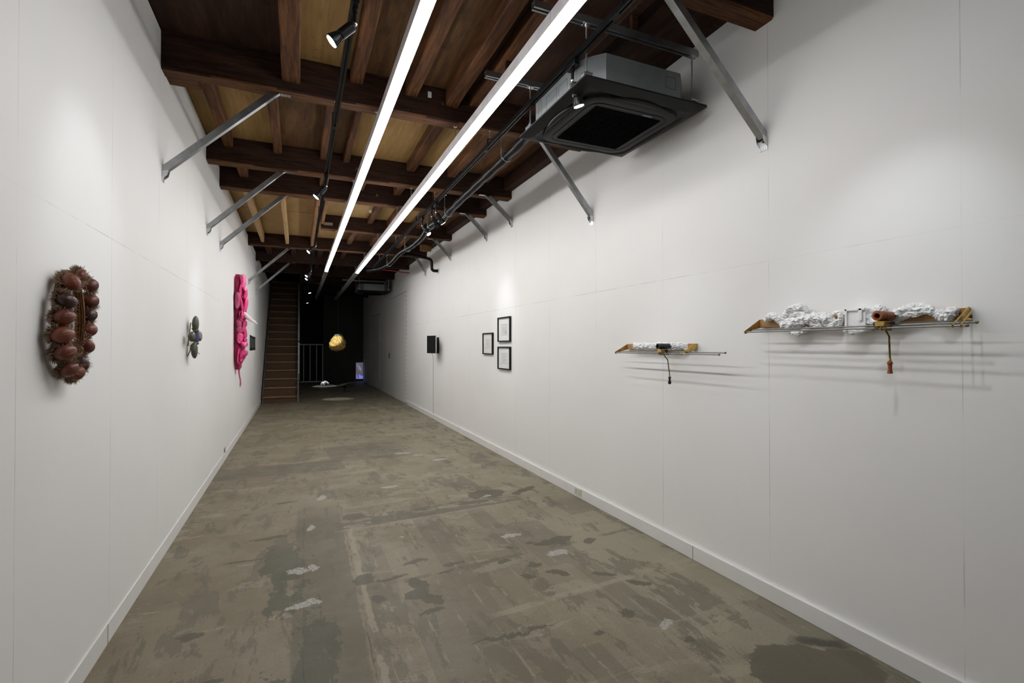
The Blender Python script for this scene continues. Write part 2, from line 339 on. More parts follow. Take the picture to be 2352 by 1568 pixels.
# ---------------------------------------------------------------- mesh helpers
ORI = {}
class MB:
    def __init__(s): s.bm = bmesh.new(); s.mi = 0
    def face(s, vs):
        try:
            f = s.bm.faces.new(vs); f.material_index = s.mi; return f
        except ValueError: return None
    def poly(s, pts): return s.face([s.bm.verts.new(p) for p in pts])
    def hexa(s, p):
        v = [s.bm.verts.new(q) for q in p]
        for i in ((0, 3, 2, 1), (4, 5, 6, 7), (0, 1, 5, 4), (1, 2, 6, 5), (2, 3, 7, 6), (3, 0, 4, 7)): s.face([v[k] for k in i])
        return s
    def box(s, x0, x1, y0, y1, z0, z1):
        return s.hexa([(x0, y0, z0), (x1, y0, z0), (x1, y1, z0), (x0, y1, z0), (x0, y0, z1), (x1, y0, z1), (x1, y1, z1), (x0, y1, z1)])
    def obox(s, c, ax, h):
        c = Vector(c); X, Y, Z = [Vector(a) * k for a, k in zip(ax, h)]
        return s.hexa([c - X - Y - Z, c + X - Y - Z, c + X + Y - Z, c - X + Y - Z, c - X - Y + Z, c + X - Y + Z, c + X + Y + Z, c - X + Y + Z])
    def prism(s, pts, off):
        """closed polygon (3D points) extruded by vector off"""
        off = Vector(off)
        a = [s.bm.verts.new(p) for p in pts]; b = [s.bm.verts.new(Vector(p) + off) for p in pts]
        s.face(a[::-1]); s.face(b)
        k = len(a)
        for i in range(k): s.face([a[i], a[(i + 1) % k], b[(i + 1) % k], b[i]])
        return s
    def rings(s, rr, cap=True, closed=False):
        vs = [[s.bm.verts.new(p) for p in r] for r in rr]
        n = len(vs[0])
        lst = list(zip(vs, vs[1:])) + ([(vs[-1], vs[0])] if closed else [])
        for a, b in lst:
            for i in range(n): s.face([a[i], a[(i + 1) % n], b[(i + 1) % n], b[i]])
        if cap and not closed: s.face(vs[0][::-1]); s.face(vs[-1])
        return s
    def tube(s, pts, r, n=10, cap=True, fn=None):
        pts = [Vector(p) for p in pts]
        rs = r if isinstance(r, (list, tuple)) else [r] * len(pts)
        out = []; prev = None
        for i, p in enumerate(pts):
            t = (pts[min(i + 1, len(pts) - 1)] - pts[max(i - 1, 0)])
            t = t.normalized() if t.length > 1e-9 else Vector((0, 0, 1))
            if prev is None:
                u = t.orthogonal().normalized()
            else:
                u = (prev - t * prev.dot(t)); u = u.normalized() if u.length > 1e-6 else t.orthogonal().normalized()
            prev = u; w = t.cross(u)
            ring = []
            for k in range(n):
                a = 2 * math.pi * k / n
                d = u * math.cos(a) + w * math.sin(a)
                q = p + d * rs[i]
                if fn: q = fn(q, d, rs[i])
                ring.append(q)
            out.append(ring)
        return s.rings(out, cap)
    def lathe(s, prof, o, ax=(0, 0, 1), n=20, cap=True):
        o = Vector(o); ax = Vector(ax).normalized(); u = ax.orthogonal().normalized(); w = ax.cross(u)
        return s.rings([[o + ax * h + (u * math.cos(2 * math.pi * k / n) + w * math.sin(2 * math.pi * k / n)) * max(r, 1e-5) for k in range(n)] for r, h in prof], cap)
    def ell(s, c, ax, h, nu=20, nv=12, fn=None):
        c = Vector(c); A = [Vector(a) for a in ax]
        rr = []
        for j in range(nv + 1):
            th = math.pi * (j / nv) ; th = min(max(th, .02), math.pi - .02)
            ring = []
            for k in range(nu):
                ph = 2 * math.pi * k / nu
                l = Vector((math.sin(th) * math.cos(ph), math.sin(th) * math.sin(ph), math.cos(th)))
                q = l if fn is None else fn(l, th, ph)
                ring.append(c + A[0] * q.x * h[0] + A[1] * q.y * h[1] + A[2] * q.z * h[2])
            rr.append(ring)
        return s.rings(rr)
    def grid(s, fn, nu, nv):
        vs = [[s.bm.verts.new(fn(i / nu, j / nv)) for i in range(nu + 1)] for j in range(nv + 1)]
        for j in range(nv):
            for i in range(nu): s.face([vs[j][i], vs[j][i + 1], vs[j + 1][i + 1], vs[j + 1][i]])
        return s
    def build(s, name, mats, parent=None, smooth=None, bevel=0, solid=0, kind=None, fixn=True):
        me = bpy.data.meshes.new(name)
        if fixn: bmesh.ops.recalc_face_normals(s.bm, faces=s.bm.faces[:])
        o3 = ORI.get(parent.name, Vector()) if parent else None
        if parent is None:
            lo = Vector((min(v.co.x for v in s.bm.verts), min(v.co.y for v in s.bm.verts), min(v.co.z for v in s.bm.verts)))
            hi = Vector((max(v.co.x for v in s.bm.verts), max(v.co.y for v in s.bm.verts), max(v.co.z for v in s.bm.verts)))
            o3 = Vector(((lo.x + hi.x) / 2, (lo.y + hi.y) / 2, lo.z))
        for v in s.bm.verts: v.co -= o3
        s.bm.to_mesh(me); s.bm.free()
        if smooth is not None:
            for p in me.polygons: p.use_smooth = True
            me.set_sharp_from_angle(angle=R(smooth))
        for m in (mats if isinstance(mats, (list, tuple)) else [mats]): me.materials.append(M[m] if isinstance(m, str) else m)
        o = bpy.data.objects.new(name, me); COL.objects.link(o)
        if parent: o.parent = parent
        else: o.location = o3
        ORI[o.name] = o3.copy()
        if solid:
            md = o.modifiers.new('solid', 'SOLIDIFY'); md.thickness = solid; md.offset = 0
        if bevel:
            md = o.modifiers.new('bevel', 'BEVEL'); md.width = bevel; md.segments = 2; md.limit_method = 'ANGLE'
        if kind: o['kind'] = kind
        return o
def thing(name, label, cat, loc, group=None):
    o = bpy.data.objects.new(name, None); COL.objects.link(o)
    o.empty_display_size = .05; o.location = loc
    ORI[o.name] = Vector(loc)
    return tag(o, label, cat, group)
def tag(o, label, cat, group=None):
    o['label'] = label; o['category'] = cat
    if group: o['group'] = group
    return o
def B(*a): return MB().box(*a)
def cr(pts, k=8):
    """Catmull-Rom through 3D points"""
    P = [Vector(p) for p in pts]; P = [P[0] * 2 - P[1]] + P + [P[-1] * 2 - P[-2]]
    out = []
    for i in range(1, len(P) - 2):
        for j in range(k):
            t = j / k
            a, b, c, d = P[i - 1:i + 3]
            out.append(.5 * ((2 * b) + (c - a) * t + (2 * a - 5 * b + 4 * c - d) * t * t + (3 * b - a - 3 * c + d) * t ** 3))
    out.append(P[-2]); return out
def lerp_list(v, n): # resample radii
    return [v[0] if len(v) == 1 else (lambda f: v[min(int(f), len(v) - 2)] * (1 - (f - min(int(f), len(v) - 2))) + v[min(int(f), len(v) - 2) + 1] * (f - min(int(f), len(v) - 2)))(i / (n - 1) * (len(v) - 1)) for i in range(n)]

# ---------------------------------------------------------------- setting
Y0 = -1.6
B(XL - .3, XR + .3, Y0, 23.6, -.1, 0).build('floor', 'floor', kind='structure')
wl = MB(); wl.prism([(XL, Y0, -.05), (XL, 23.5, -.05), (XL, 23.5, 3.60), (XL, 9.6, 3.60), (XL, 7.6, 3.64), (XL, 5.95, 3.685), (XL, Y0, 3.70)], (-.1, 0, 0))
wl.build('wall_left', 'wall_wreath', kind='structure')
wr = MB(); wr.prism([(XR, Y0, -.05), (XR, 23.5, -.05), (XR, 23.5, 3.60), (XR, 4.2, 3.60), (XR, Y0, 3.66)], (.1, 0, 0))
wr.build('wall_right', 'wall_shelf', kind='structure')
B(XL - .24, XL - .14, Y0, 23.5, 3.3, 4.3).build('wall_left_outer', 'black_wall', kind='structure')
B(XR + .14, XR + .24, Y0, 23.5, 3.3, 4.3).build('wall_right_outer', 'black_wall', kind='structure')
B(.97, XR, YB, YB + .1, 0, 3.7).build('wall_back', 'dark_wall', kind='structure')
B(XL, .97, 23.2, 23.3, 0, 4.5).build('wall_back_recess', 'black_wall', kind='structure')
B(.97, 1.05, YB + .1, 23.2, 0, 4.2).build('wall_back_return', 'black_wall', kind='structure')
bb = B(XR - .022, XR, Y0, 12.76, 0, .098); bb.build('baseboard_right', 'white', kind='structure', bevel=.003)
B(XL, XL + .007, Y0, 14.2, 0, .10).build('baseboard_left', 'white', kind='structure', bevel=.001)
for k, (y, w, s) in enumerate(((3.095, .004, 1), )):
    B(XL + .0065, XL + .0078, y, y + w, 0.002, .099).build('trim_1', 'gap', kind='structure')
B(XR - .023, XR - .0215, 2.68, 2.683, .002, .095).build('trim_2', 'gap', kind='structure')

# big storage doors flush in the wall
def flush_door(num, y0, y1, z1):
    d = B(XR - .008, XR + .004, y0 + .012, y1 - .012, .02, z1 - .012).build('door_%d' % num, 'white', kind='structure')
    g = MB(); x0, x1 = XR - .004, XR + .001
    g.box(x0, x1, y0, y0 + .016, .02, z1); g.box(x0, x1, y1 - .014, y1, .02, z1); g.box(x0, x1, y0, y1, z1 - .014, z1)
    g.build('door_gap', 'gap', d)
    h = MB()
    k = int(z1 / .11)
    for i in range(k):
        z = .06 + i * .11
        h.box(XR - .012, XR - .002, y0 - .002, y0 + .018, z, z + .07)
    h.build('piano_hinge', 'white', d)
    return d
d1 = flush_door(1, 12.76, 15.35, 2.92)
hb = MB(); hb.box(XR - .045, XR - .004, 15.2, 15.24, 1.12, 1.28); hb.build('door_handle', 'grey_paint', d1, bevel=.006)
d2 = flush_door(2, 17.25, 19.2, 2.60)
hs = MB(); hs.tube([(XR - .02, 12.7, .02), (XR - .05, 12.62, .055), (XR - .05, 12.58, .06)], .008, 8); hs.box(XR - .06, XR - .03, 12.55, 12.62, 0, .07)
tag(hs.build('door_stop', 'zinc'), 'small metal door stop on the floor at the hinge of the flush storage door', 'door stop')

# ---- timber ceiling
def beam(x0, x1, y, mat='timber', z0=ZB, t=.14, z1=3.74):
    m = MB(); n = 26
    secs = []
    for i in range(n + 1):
        x = x0 + (x1 - x0) * i / n
        w = [.006 * mn.noise(Vector((x * 2.1, y * 3 + k * 7, 1.7))) for k in range(6)]
        secs.append([(x, y + w[0], z1), (x, y + w[1], z0 + .012 + w[4]), (x, y + .012 + w[2], z0 + w[4]), (x, y + t - .012 + w[3], z0 + w[5]), (x, y + t + w[3], z0 + .012 + w[5]), (x, y + t, z1)])
    m.rings(secs)
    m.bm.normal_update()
    for f in m.bm.faces: f.material_index = 1 if abs(f.normal.y) > .75 else 0  # upright faces get the timber with painted shade, underside stays lighter
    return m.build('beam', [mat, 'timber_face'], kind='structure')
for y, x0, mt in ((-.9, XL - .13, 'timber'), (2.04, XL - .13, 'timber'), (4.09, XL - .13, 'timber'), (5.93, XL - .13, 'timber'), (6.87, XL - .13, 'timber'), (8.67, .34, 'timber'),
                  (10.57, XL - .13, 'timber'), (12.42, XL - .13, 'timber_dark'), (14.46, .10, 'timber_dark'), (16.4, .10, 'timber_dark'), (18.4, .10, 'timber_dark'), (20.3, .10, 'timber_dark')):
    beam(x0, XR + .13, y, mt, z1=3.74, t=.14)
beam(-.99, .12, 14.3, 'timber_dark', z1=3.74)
for bm_y, bolts in ((4.09, ((1.13, 3.575), (1.235, 3.57))), (5.93, ((.62, 3.55), (.74, 3.545))), (6.87, ((.30, 3.545), (.98, 3.55)))):
    bo = [o for o in COL.objects if o.name.startswith('beam') and abs(o.location.y - bm_y - .07) < .03 and o.dimensions.x > 2]
    for x, z in bolts:
        m = MB(); m.lathe([(.016, 0), (.016, .004), (.010, .005), (.010, .014), (.004, .016)], (x, bm_y + .002, z), (0, -1, 0), 10)
        m.build('bolt', 'brass_old', bo[0] if bo else None)
def joist(xc, w, y0, y1, z0=ZJ, mat='timber_y'):
    m = MB(); n = 14
    secs = []
    for i in range(n + 1):
        y = y0 + (y1 - y0) * i / n
        a = [.006 * mn.noise(Vector((xc * 5 + k * 9, y * 2.3, .4))) for k in range(4)]
        secs.append([(xc - w / 2 + a[0], y, 3.735), (xc - w / 2 + a[0], y, z0 + .008 + a[2]), (xc - w / 2 + .01 + a[0], y, z0 + a[2]), (xc + w / 2 - .01 + a[1], y, z0 + a[3]), (xc + w / 2 + a[1], y, z0 + .008 + a[3]), (xc + w / 2, y, 3.735)])
    m.rings(secs)
    return m.build('joist', mat, kind='structure')
def boards(lst, y0, y1, z=ZC):
    for x0, x1, mt in lst:
        B(x0, x1, y0, y1, z, z + .03).build('ceiling', mt, kind='structure')
# bays
boards([(XL - .14, -.06, 'board_dark'), (-.06, .38, 'ply'), (.38, .84, 'board_brown'), (.84, 1.27, 'board_brown'), (1.27, XR + .14, 'board_dark')], -.8, 4.12)
for x, w, z, mt in ((-.055, .125, 3.50, 'timber_y'), (.42, .10, 3.60, 'timber_y'), (.86, .10, 3.58, 'timber_y'), (1.21, .11, 3.56, 'timber_y'), (1.42, .10, 3.6, 'timber_y'), (1.95, .09, 3.6, 'timber_dark')):
    joist(x, w, 2.17, 4.10, z, mt)
    joist(x, w, -.78, 2.05, z, mt)
boards([(XL - .14, -.22, 'ply'), (-.22, .27, 'board_brown'), (.27, .55, 'board_brown'), (.55, 1.24, 'ply'), (1.24, 1.75, 'ply'), (1.75, XR + .14, 'board_brown')], 4.14, 5.95)
for x, w in ((-.68, .09), (-.21, .085), (.27, .10), (.50, .06), (1.24, .10), (1.75, .10), (2.2, .10)): joist(x, w, 4.22, 5.94)
boards([(XL - .14, XR + .14, 'board_brown')], 5.97, 6.9)
for x in (-.62, .30, .75, 1.25, 1.8): joist(x, .10, 6.06, 6.88, 3.58)
boards([(XL - .14, .33, 'ply_new'), (.33, 1.42, 'ply_new'), (1.42, 1.8, 'ply'), (1.8, XR + .14, 'board_brown')], 6.93, 8.70, 3.67)
boards([(XL - .14, .33, 'ply_new'), (.33, .75, 'ply_new'), (.75, 1.5, 'board_brown'), (1.5, XR + .14, 'board_dark')], 8.72, 10.6, 3.67)
for x in (-.63, -.20): joist(x, .06, 7.0, 10.58, 3.49, 'new_wood')
joist(.255, .07, 7.0, 10.58, 3.48, 'orange_wood'); joist(.36, .05, 7.0, 8.68, 3.50, 'orange_wood')
for x in (1.12, 1.45, 1.95): joist(x, .09, 7.0, 8.68, 3.58)
for x in (.95, 1.4, 1.95): joist(x, .09, 8.8, 10.58, 3.58)
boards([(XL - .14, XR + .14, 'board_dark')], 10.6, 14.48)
for x in (-.6, -.1, .45, .95, 1.5, 2.05):
    joist(x, .10, 10.7, 12.44, 3.58, 'timber_dark'); joist(x, .10, 12.55, 14.48, 3.58, 'timber_dark')
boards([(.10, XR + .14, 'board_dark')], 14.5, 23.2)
B(.04, .12, 14.4, 23.2, 3.55, 4.6).build('wall_stairwell', 'black_wall', kind='structure')
B(XL - .14, .1, 18.9, 23.3, 4.5, 4.55).build('ceiling_stairwell', 'black_wall', kind='structure')
# plates along the shelf wall
for y0, y1 in ((4.22, 5.94), (6.06, 6.88), (7.0, 8.68), (8.8, 10.58), (10.7, 12.44), (2.17, 4.10)):
    B(XR - .11 if y0 > 4.1 else XR - .06, XR + .06, y0, y1, 3.53 if y0 > 4.1 else 3.62, 3.735).build('beam', 'timber_dark', kind='structure', bevel=.006)
B(XL - .05, XL + .2, 4.21, 4.36, 3.44, 3.6).build('beam', 'timber', kind='structure', bevel=.006)
B(2.28, 2.50, 9.9, 9.99, 3.44, 3.56).build('beam', 'orange_wood', kind='structure', bevel=.004)

# ---------------------------------------------------------------- steel braces
def brace(label, p_wall, p_top, group, side):
    """C-section stud between a plate on the wall and a bent tab under the beam"""
    pw, pt = Vector(p_wall), Vector(p_top)
    t = thing('steel_brace', label, 'brace', pw, group)
    d = (pt - pw).normalized(); yv = Vector((0, 1, 0)); u = d.cross(yv).normalized()
    if u.z < 0: u = -u
    w, h, th, lip = .0225, .045, .0025, .012
    prof = [(-w, h), (-w, 0), (w, 0), (w, h), (w - lip, h), (w - lip, h - th), (w - th, h - th), (w - th, th), (-w + th, th), (-w + th, h - th), (-w + lip, h - th), (-w + lip, h)]
    a, b = pw + d * .03, pt - d * .055
    m = MB()
    m.rings([[q + yv * x + u * z for x, z in prof] for q in (a, b)])
    e1 = [b + yv * x for x in (-w, w)]; e2 = [pt + yv * x * .85 + Vector((-side * .0, 0, -.004)) for x in (-w, w)]
    m.prism([e1[0], e1[1], e2[1], e2[0]], u * .003)
    m.build('stud', 'steel', t)
    m = MB(); s = -side
    m.box(min(pt.x, pt.x + s * .075), max(pt.x, pt.x + s * .075), pt.y - .021, pt.y + .021, pt.z - .005, pt.z)
    m.mi = 1
    for dx, dy in ((.03, .01), (.055, -.01), (.055, .01)): m.lathe([(.003, 0), (.003, .002)], (pt.x + s * dx, pt.y + dy, pt.z - .007), n=8)
    m.build('beam_tab', ['zinc', 'gap'], t)
    m = MB(); x = pw.x
    m.prism([(x, pw.y - .02, pw.z + .035), (x, pw.y + .02, pw.z + .035), (x, pw.y + .028, pw.z), (x, pw.y + .028, pw.z - .045), (x, pw.y - .028, pw.z - .045), (x, pw.y - .028, pw.z)], (-side * .004, 0, 0))
    for yy in (-.026, .024):
        m.prism([(x, pw.y + yy, pw.z + .03), (x - side * .04, pw.y + yy, pw.z + .035), (x - side * .03, pw.y + yy, pw.z), (x, pw.y + yy, pw.z - .03)], (0, .002, 0))
    m.mi = 1
    for yy in (-.016, 0, .016): m.lathe([(.003, 0), (.003, .001)], (x - side * .0038, pw.y + yy, pw.z - .036), (-side, 0, 0), n=8)
    m.mi = 2
    m.lathe([(.009, 0), (.009, .006), (.005, .006), (.005, .012)], (x - side * .004, pw.y, pw.z + .008), (-side, 0, 0), n=6)
    m.build('wall_bracket', ['zinc', 'gap', 'brass_old'], t)
LB = [(4.16, 'nearest brace on the fur wreath wall, under the first full beam'), (6.0, 'second brace back from the fur wreath, above the green petal relief'),
      (6.94, 'third brace back from the fur wreath, close behind the second'), (10.64, 'fourth brace on the fur wreath wall, just beyond the pink hide'), (12.49, 'farthest brace on the fur wreath wall, beside the staircase')]
for y, s in LB:
    brace('galvanized steel brace, ' + s, (XL, y, 2.70), (-.135, y, ZB), 'braces on the fur wreath wall', -1)
RB = [(2.11, 1.80, 2.72, 'nearest brace on the shelf wall, in front of the air conditioner'), (4.0, 2.02, 2.70, 'second brace on the shelf wall, coming out from behind the air conditioner'),
      (5.92, 2.19, 3.10, 'third brace on the shelf wall, above the three framed drawings'), (6.86, 2.23, 3.10, 'fourth brace on the shelf wall, just beyond the third'),
      (8.74, 2.22, 3.10, 'fifth brace on the shelf wall, before the elbowed black pipe'), (10.64, 2.31, 3.06, 'farthest brace on the shelf wall, beyond the elbowed black pipe')]
for y, xt, z, s in RB:
    brace('galvanized steel brace, ' + s, (XR, y, z), (xt, y + .07 if y < 4.1 and y > 3 else y, ZB), 'braces on the shelf wall', 1)

# ---------------------------------------------------------------- lighting lines
BEAMS = [2.11, 4.16, 6.0, 6.94, 8.74, 10.64]
def led_line(x, label, y0, y1, lit, rods):
    t = thing('linear_light', label, 'light fixture', (x, y0, 3.2), 'linear lights under the beams')
    seg = 2.42; ys = []
    y = y1
    while y > y0 + .05:
        ys.append((max(y0, y - seg), y)); y -= seg
    for a, b in ys:
        m = MB(); hw = .033
        m.prism([(x - hw, a, 3.212), (x + hw, a, 3.212), (x + hw, a, 3.285), (x + .02, a, 3.292), (x - .02, a, 3.292), (x - hw, a, 3.285)], (0, b - a - .004, 0))
        hs_ = m.build('housing', 'fixture', t)
        m = MB()
        m.prism([(x - .0325, a + .004, 3.2118), (x - .0325, a + .004, 3.197), (x - .029, a + .004, 3.193), (x + .029, a + .004, 3.193), (x + .0325, a + .004, 3.197), (x + .0325, a + .004, 3.2118)], (0, b - a - .012, 0))
        m.build('diffuser', 'led' if lit else 'led_off', hs_)
    for yb in rods:
        m = MB(); m.tube([(x, yb, 3.29), (x, yb, ZB)], .004, 8); m.lathe([(.009, 0), (.009, .006)], (x, yb, ZB - .012), n=6); m.box(x - .014, x + .014, yb - .012, yb + .012, ZB - .005, ZB)
        m.build('hanger_rod', 'zinc', t)
led_line(.585, 'lit white linear light strip nearer the fur wreath wall', 1.25, 12.0, True, BEAMS)
led_line(1.262, 'lit white linear light strip nearer the air conditioner', 1.25, 12.0, True, BEAMS)
led_line(.60, 'unlit linear strip continuing the lit one toward the dark back, stair side', 12.05, 19.4, False, [12.49, 14.53, 16.47, 18.47])
led_line(1.275, 'unlit linear strip continuing the lit one toward the dark back, door side', 12.05, 19.4, False, [12.49, 14.53, 16.47, 18.47])

def track(x, label, y0, y1, z, rods):
    t = thing('light_track', label, 'lighting track', (x, y0, z), 'black lighting tracks')
    m = MB(); w = .018
    m.prism([(x - w, y0, z), (x - .006, y0, z), (x - .006, y0, z + .012), (x + .006, y0, z + .012), (x + .006, y0, z), (x + w, y0, z), (x + w, y0, z + .034), (x - w, y0, z + .034)], (0, y1 - y0, 0))
    m.build('rail', 'black_metal', t)
    k = 0
    y = y0 + 1.4
    while y < y1:
        B(x - w - .002, x + w + .002, y - .03, y + .03, z - .001, z + .036).build('rail_joint', 'black_metal', t, bevel=.002); y += 2.0
    for yb in rods:
        m = MB(); m.tube([(x, yb, z + .03), (x, yb, ZB)], .0045, 8); m.lathe([(.009, 0), (.009, .006)], (x, yb, ZB - .012), n=6)
        m.build('hanger_rod', 'zinc', t)
        m = MB(); m.box(x - .024, x - .019, yb - .008, yb + .008, z + .005, z + .075); m.box(x + .019, x + .024, yb - .008, yb + .008, z + .005, z + .075); m.box(x - .024, x + .024, yb - .008, yb + .008, z + .07, z + .076)
        m.build('yoke', 'black_metal', t)
track(.262, 'black lighting track between the fur wreath wall and the light strips', -1.2, 19.0, 3.255, [2.11, 4.10, 6.0, 6.94, 10.64, 12.49, 16.47])
track(1.567, 'black lighting track beside the air conditioner and the lagged pipe', -1.2, 11.6, 3.272, [2.11, 4.11, 6.04, 7.0, 8.74, 10.64])

def spot(x, y, zt, target, label, on=True, power=1.0, angle=26, drop=.07, glow=True, blend=.9):
    """track head: adapter, neck, swivel, body, finned lamp with lens"""
    t = thing('track_spotlight', label, 'spotlight', (x, y, zt), 'track spotlights')
    m = MB(); m.box(x - .017, x + .017, y - .055, y + .055, zt - .035, zt); m.build('adapter', 'black_metal', t, bevel=.003)
    m = MB(); m.tube([(x, y, zt - .03), (x, y, zt - .035 - drop)], .010, 12); m.lathe([(.014, 0), (.014, .02)], (x, y, zt - .055), n=12); m.build('neck', 'black_metal', t, smooth=40)
    j = Vector((x, y, zt - .035 - drop - .006))
    m = MB(); m.ell(j, ((1, 0, 0), (0, 1, 0), (0, 0, 1)), (.011, .011, .011), 12, 8); m.build('swivel', 'zinc', t, smooth=60)
    d = (Vector(target) - j).normalized()
    m = MB(); m.lathe([(.006, 0), (.006, .014), (.023, .016), (.026, .020), (.026, .095), (.022, .10)], j, d, 20); body = m.build('lamp_body', 'black_metal', t, smooth=35)
    o = j + d * .098
    m = MB(); m.lathe([(.017, 0), (.020, .012), (.030, .036), (.0335, .052), (.0335, .058)], o, d, 24)
    u = d.orthogonal().normalized(); w = d.cross(u)
    for k in range(14):
        a = 2 * math.pi * k / 14; r = u * math.cos(a) + w * math.sin(a); tq = d.cross(r)
        m.prism([o + d * .004 + r * .016 - tq * .0012, o + d * .004 + r * .024 - tq * .0012, o + d * .05 + r * .0375 - tq * .0012, o + d * .05 + r * .03 - tq * .0012], tq * .0024)
    m.build('lamp_reflector', 'black_metal', body, smooth=35)
    m = MB(); m.lathe([(.031, 0), (.031, .003), (.02, .005)], o + d * .057, d, 24); m.build('lens', 'spot_face' if on else 'spot_off', body)
    if on:
        l = bpy.data.lights.new('spot_beam', 'SPOT'); l.energy = SPOT_POWER * power; l.spot_size = R(angle); l.spot_blend = blend
        l.color = (.90, .965, 1.0); l.shadow_soft_size = .022
        lo = bpy.data.objects.new('spot_beam', l); COL.objects.link(lo); lo.parent = t
        lo.location = o + d * .07 - Vector((x, y, zt)); lo.rotation_euler = d.to_track_quat('-Z', 'Y').to_euler()
ZT = 3.257
S_ = 'black track spotlight '
spot(1.567, 1.12, ZT + .01, (XR, 1.42, 1.55), S_ + 'nearest the camera, turned to the long shelf relief', power=.8, angle=56)
spot(.262, 2.62, ZT, (XL, 2.80, 2.05), S_ + 'shining on the fur wreath', power=.5, angle=48)
spot(.262, 5.42, ZT, (XL, 5.45, 1.75), S_ + 'shining on the green petal relief', power=.55, angle=40)
spot(.262, 8.75, ZT, (XL, 8.55, 2.05), S_ + 'shining on the pink hide', power=.9, angle=44)
spot(.262, 11.75, ZT, (XL, 11.35, 1.8), S_ + 'nearest of the three close together before the stairs', power=.6, angle=30)
spot(.262, 12.25, ZT, (XL, 11.9, 1.7), S_ + 'middle of the three close together before the stairs', power=.5, angle=30)
spot(.262, 12.75, ZT, (1.06, 16.2, 1.62), S_ + 'farthest of the three before the stairs, turned to the gold rock', power=30.0, angle=7.5, blend=.4)
spot(.262, 15.1, ZT, (1.03, 14.75, 0), S_ + 'alone above the foot of the stairs, lighting the bare floor', power=4.5, angle=17, blend=.4)
spot(.262, 18.6, ZT, (.92, 19.6, 0), S_ + 'farthest back on the track, lighting the white crumpled sculpture', power=12.0, angle=17, blend=.5)
spot(1.567, 2.66, ZT + .01, (2.35, 2.78, .9), S_ + 'beside the air conditioner casing, turned to the short shelf relief', power=.5, angle=62)
spot(1.567, 5.98, ZT + .01, (XR, 6.18, 1.9), S_ + 'lit one of the close pair beside the lagged pipe', power=.5, angle=46)
spot(1.567, 6.20, ZT + .01, (2.3, 6.55, 2.4), S_ + 'unlit one of the close pair beside the lagged pipe', on=False)
spot(1.567, 6.72, ZT + .01, (XR, 5.9, 1.6), S_ + 'just behind the close pair beside the lagged pipe', power=.42, angle=44)

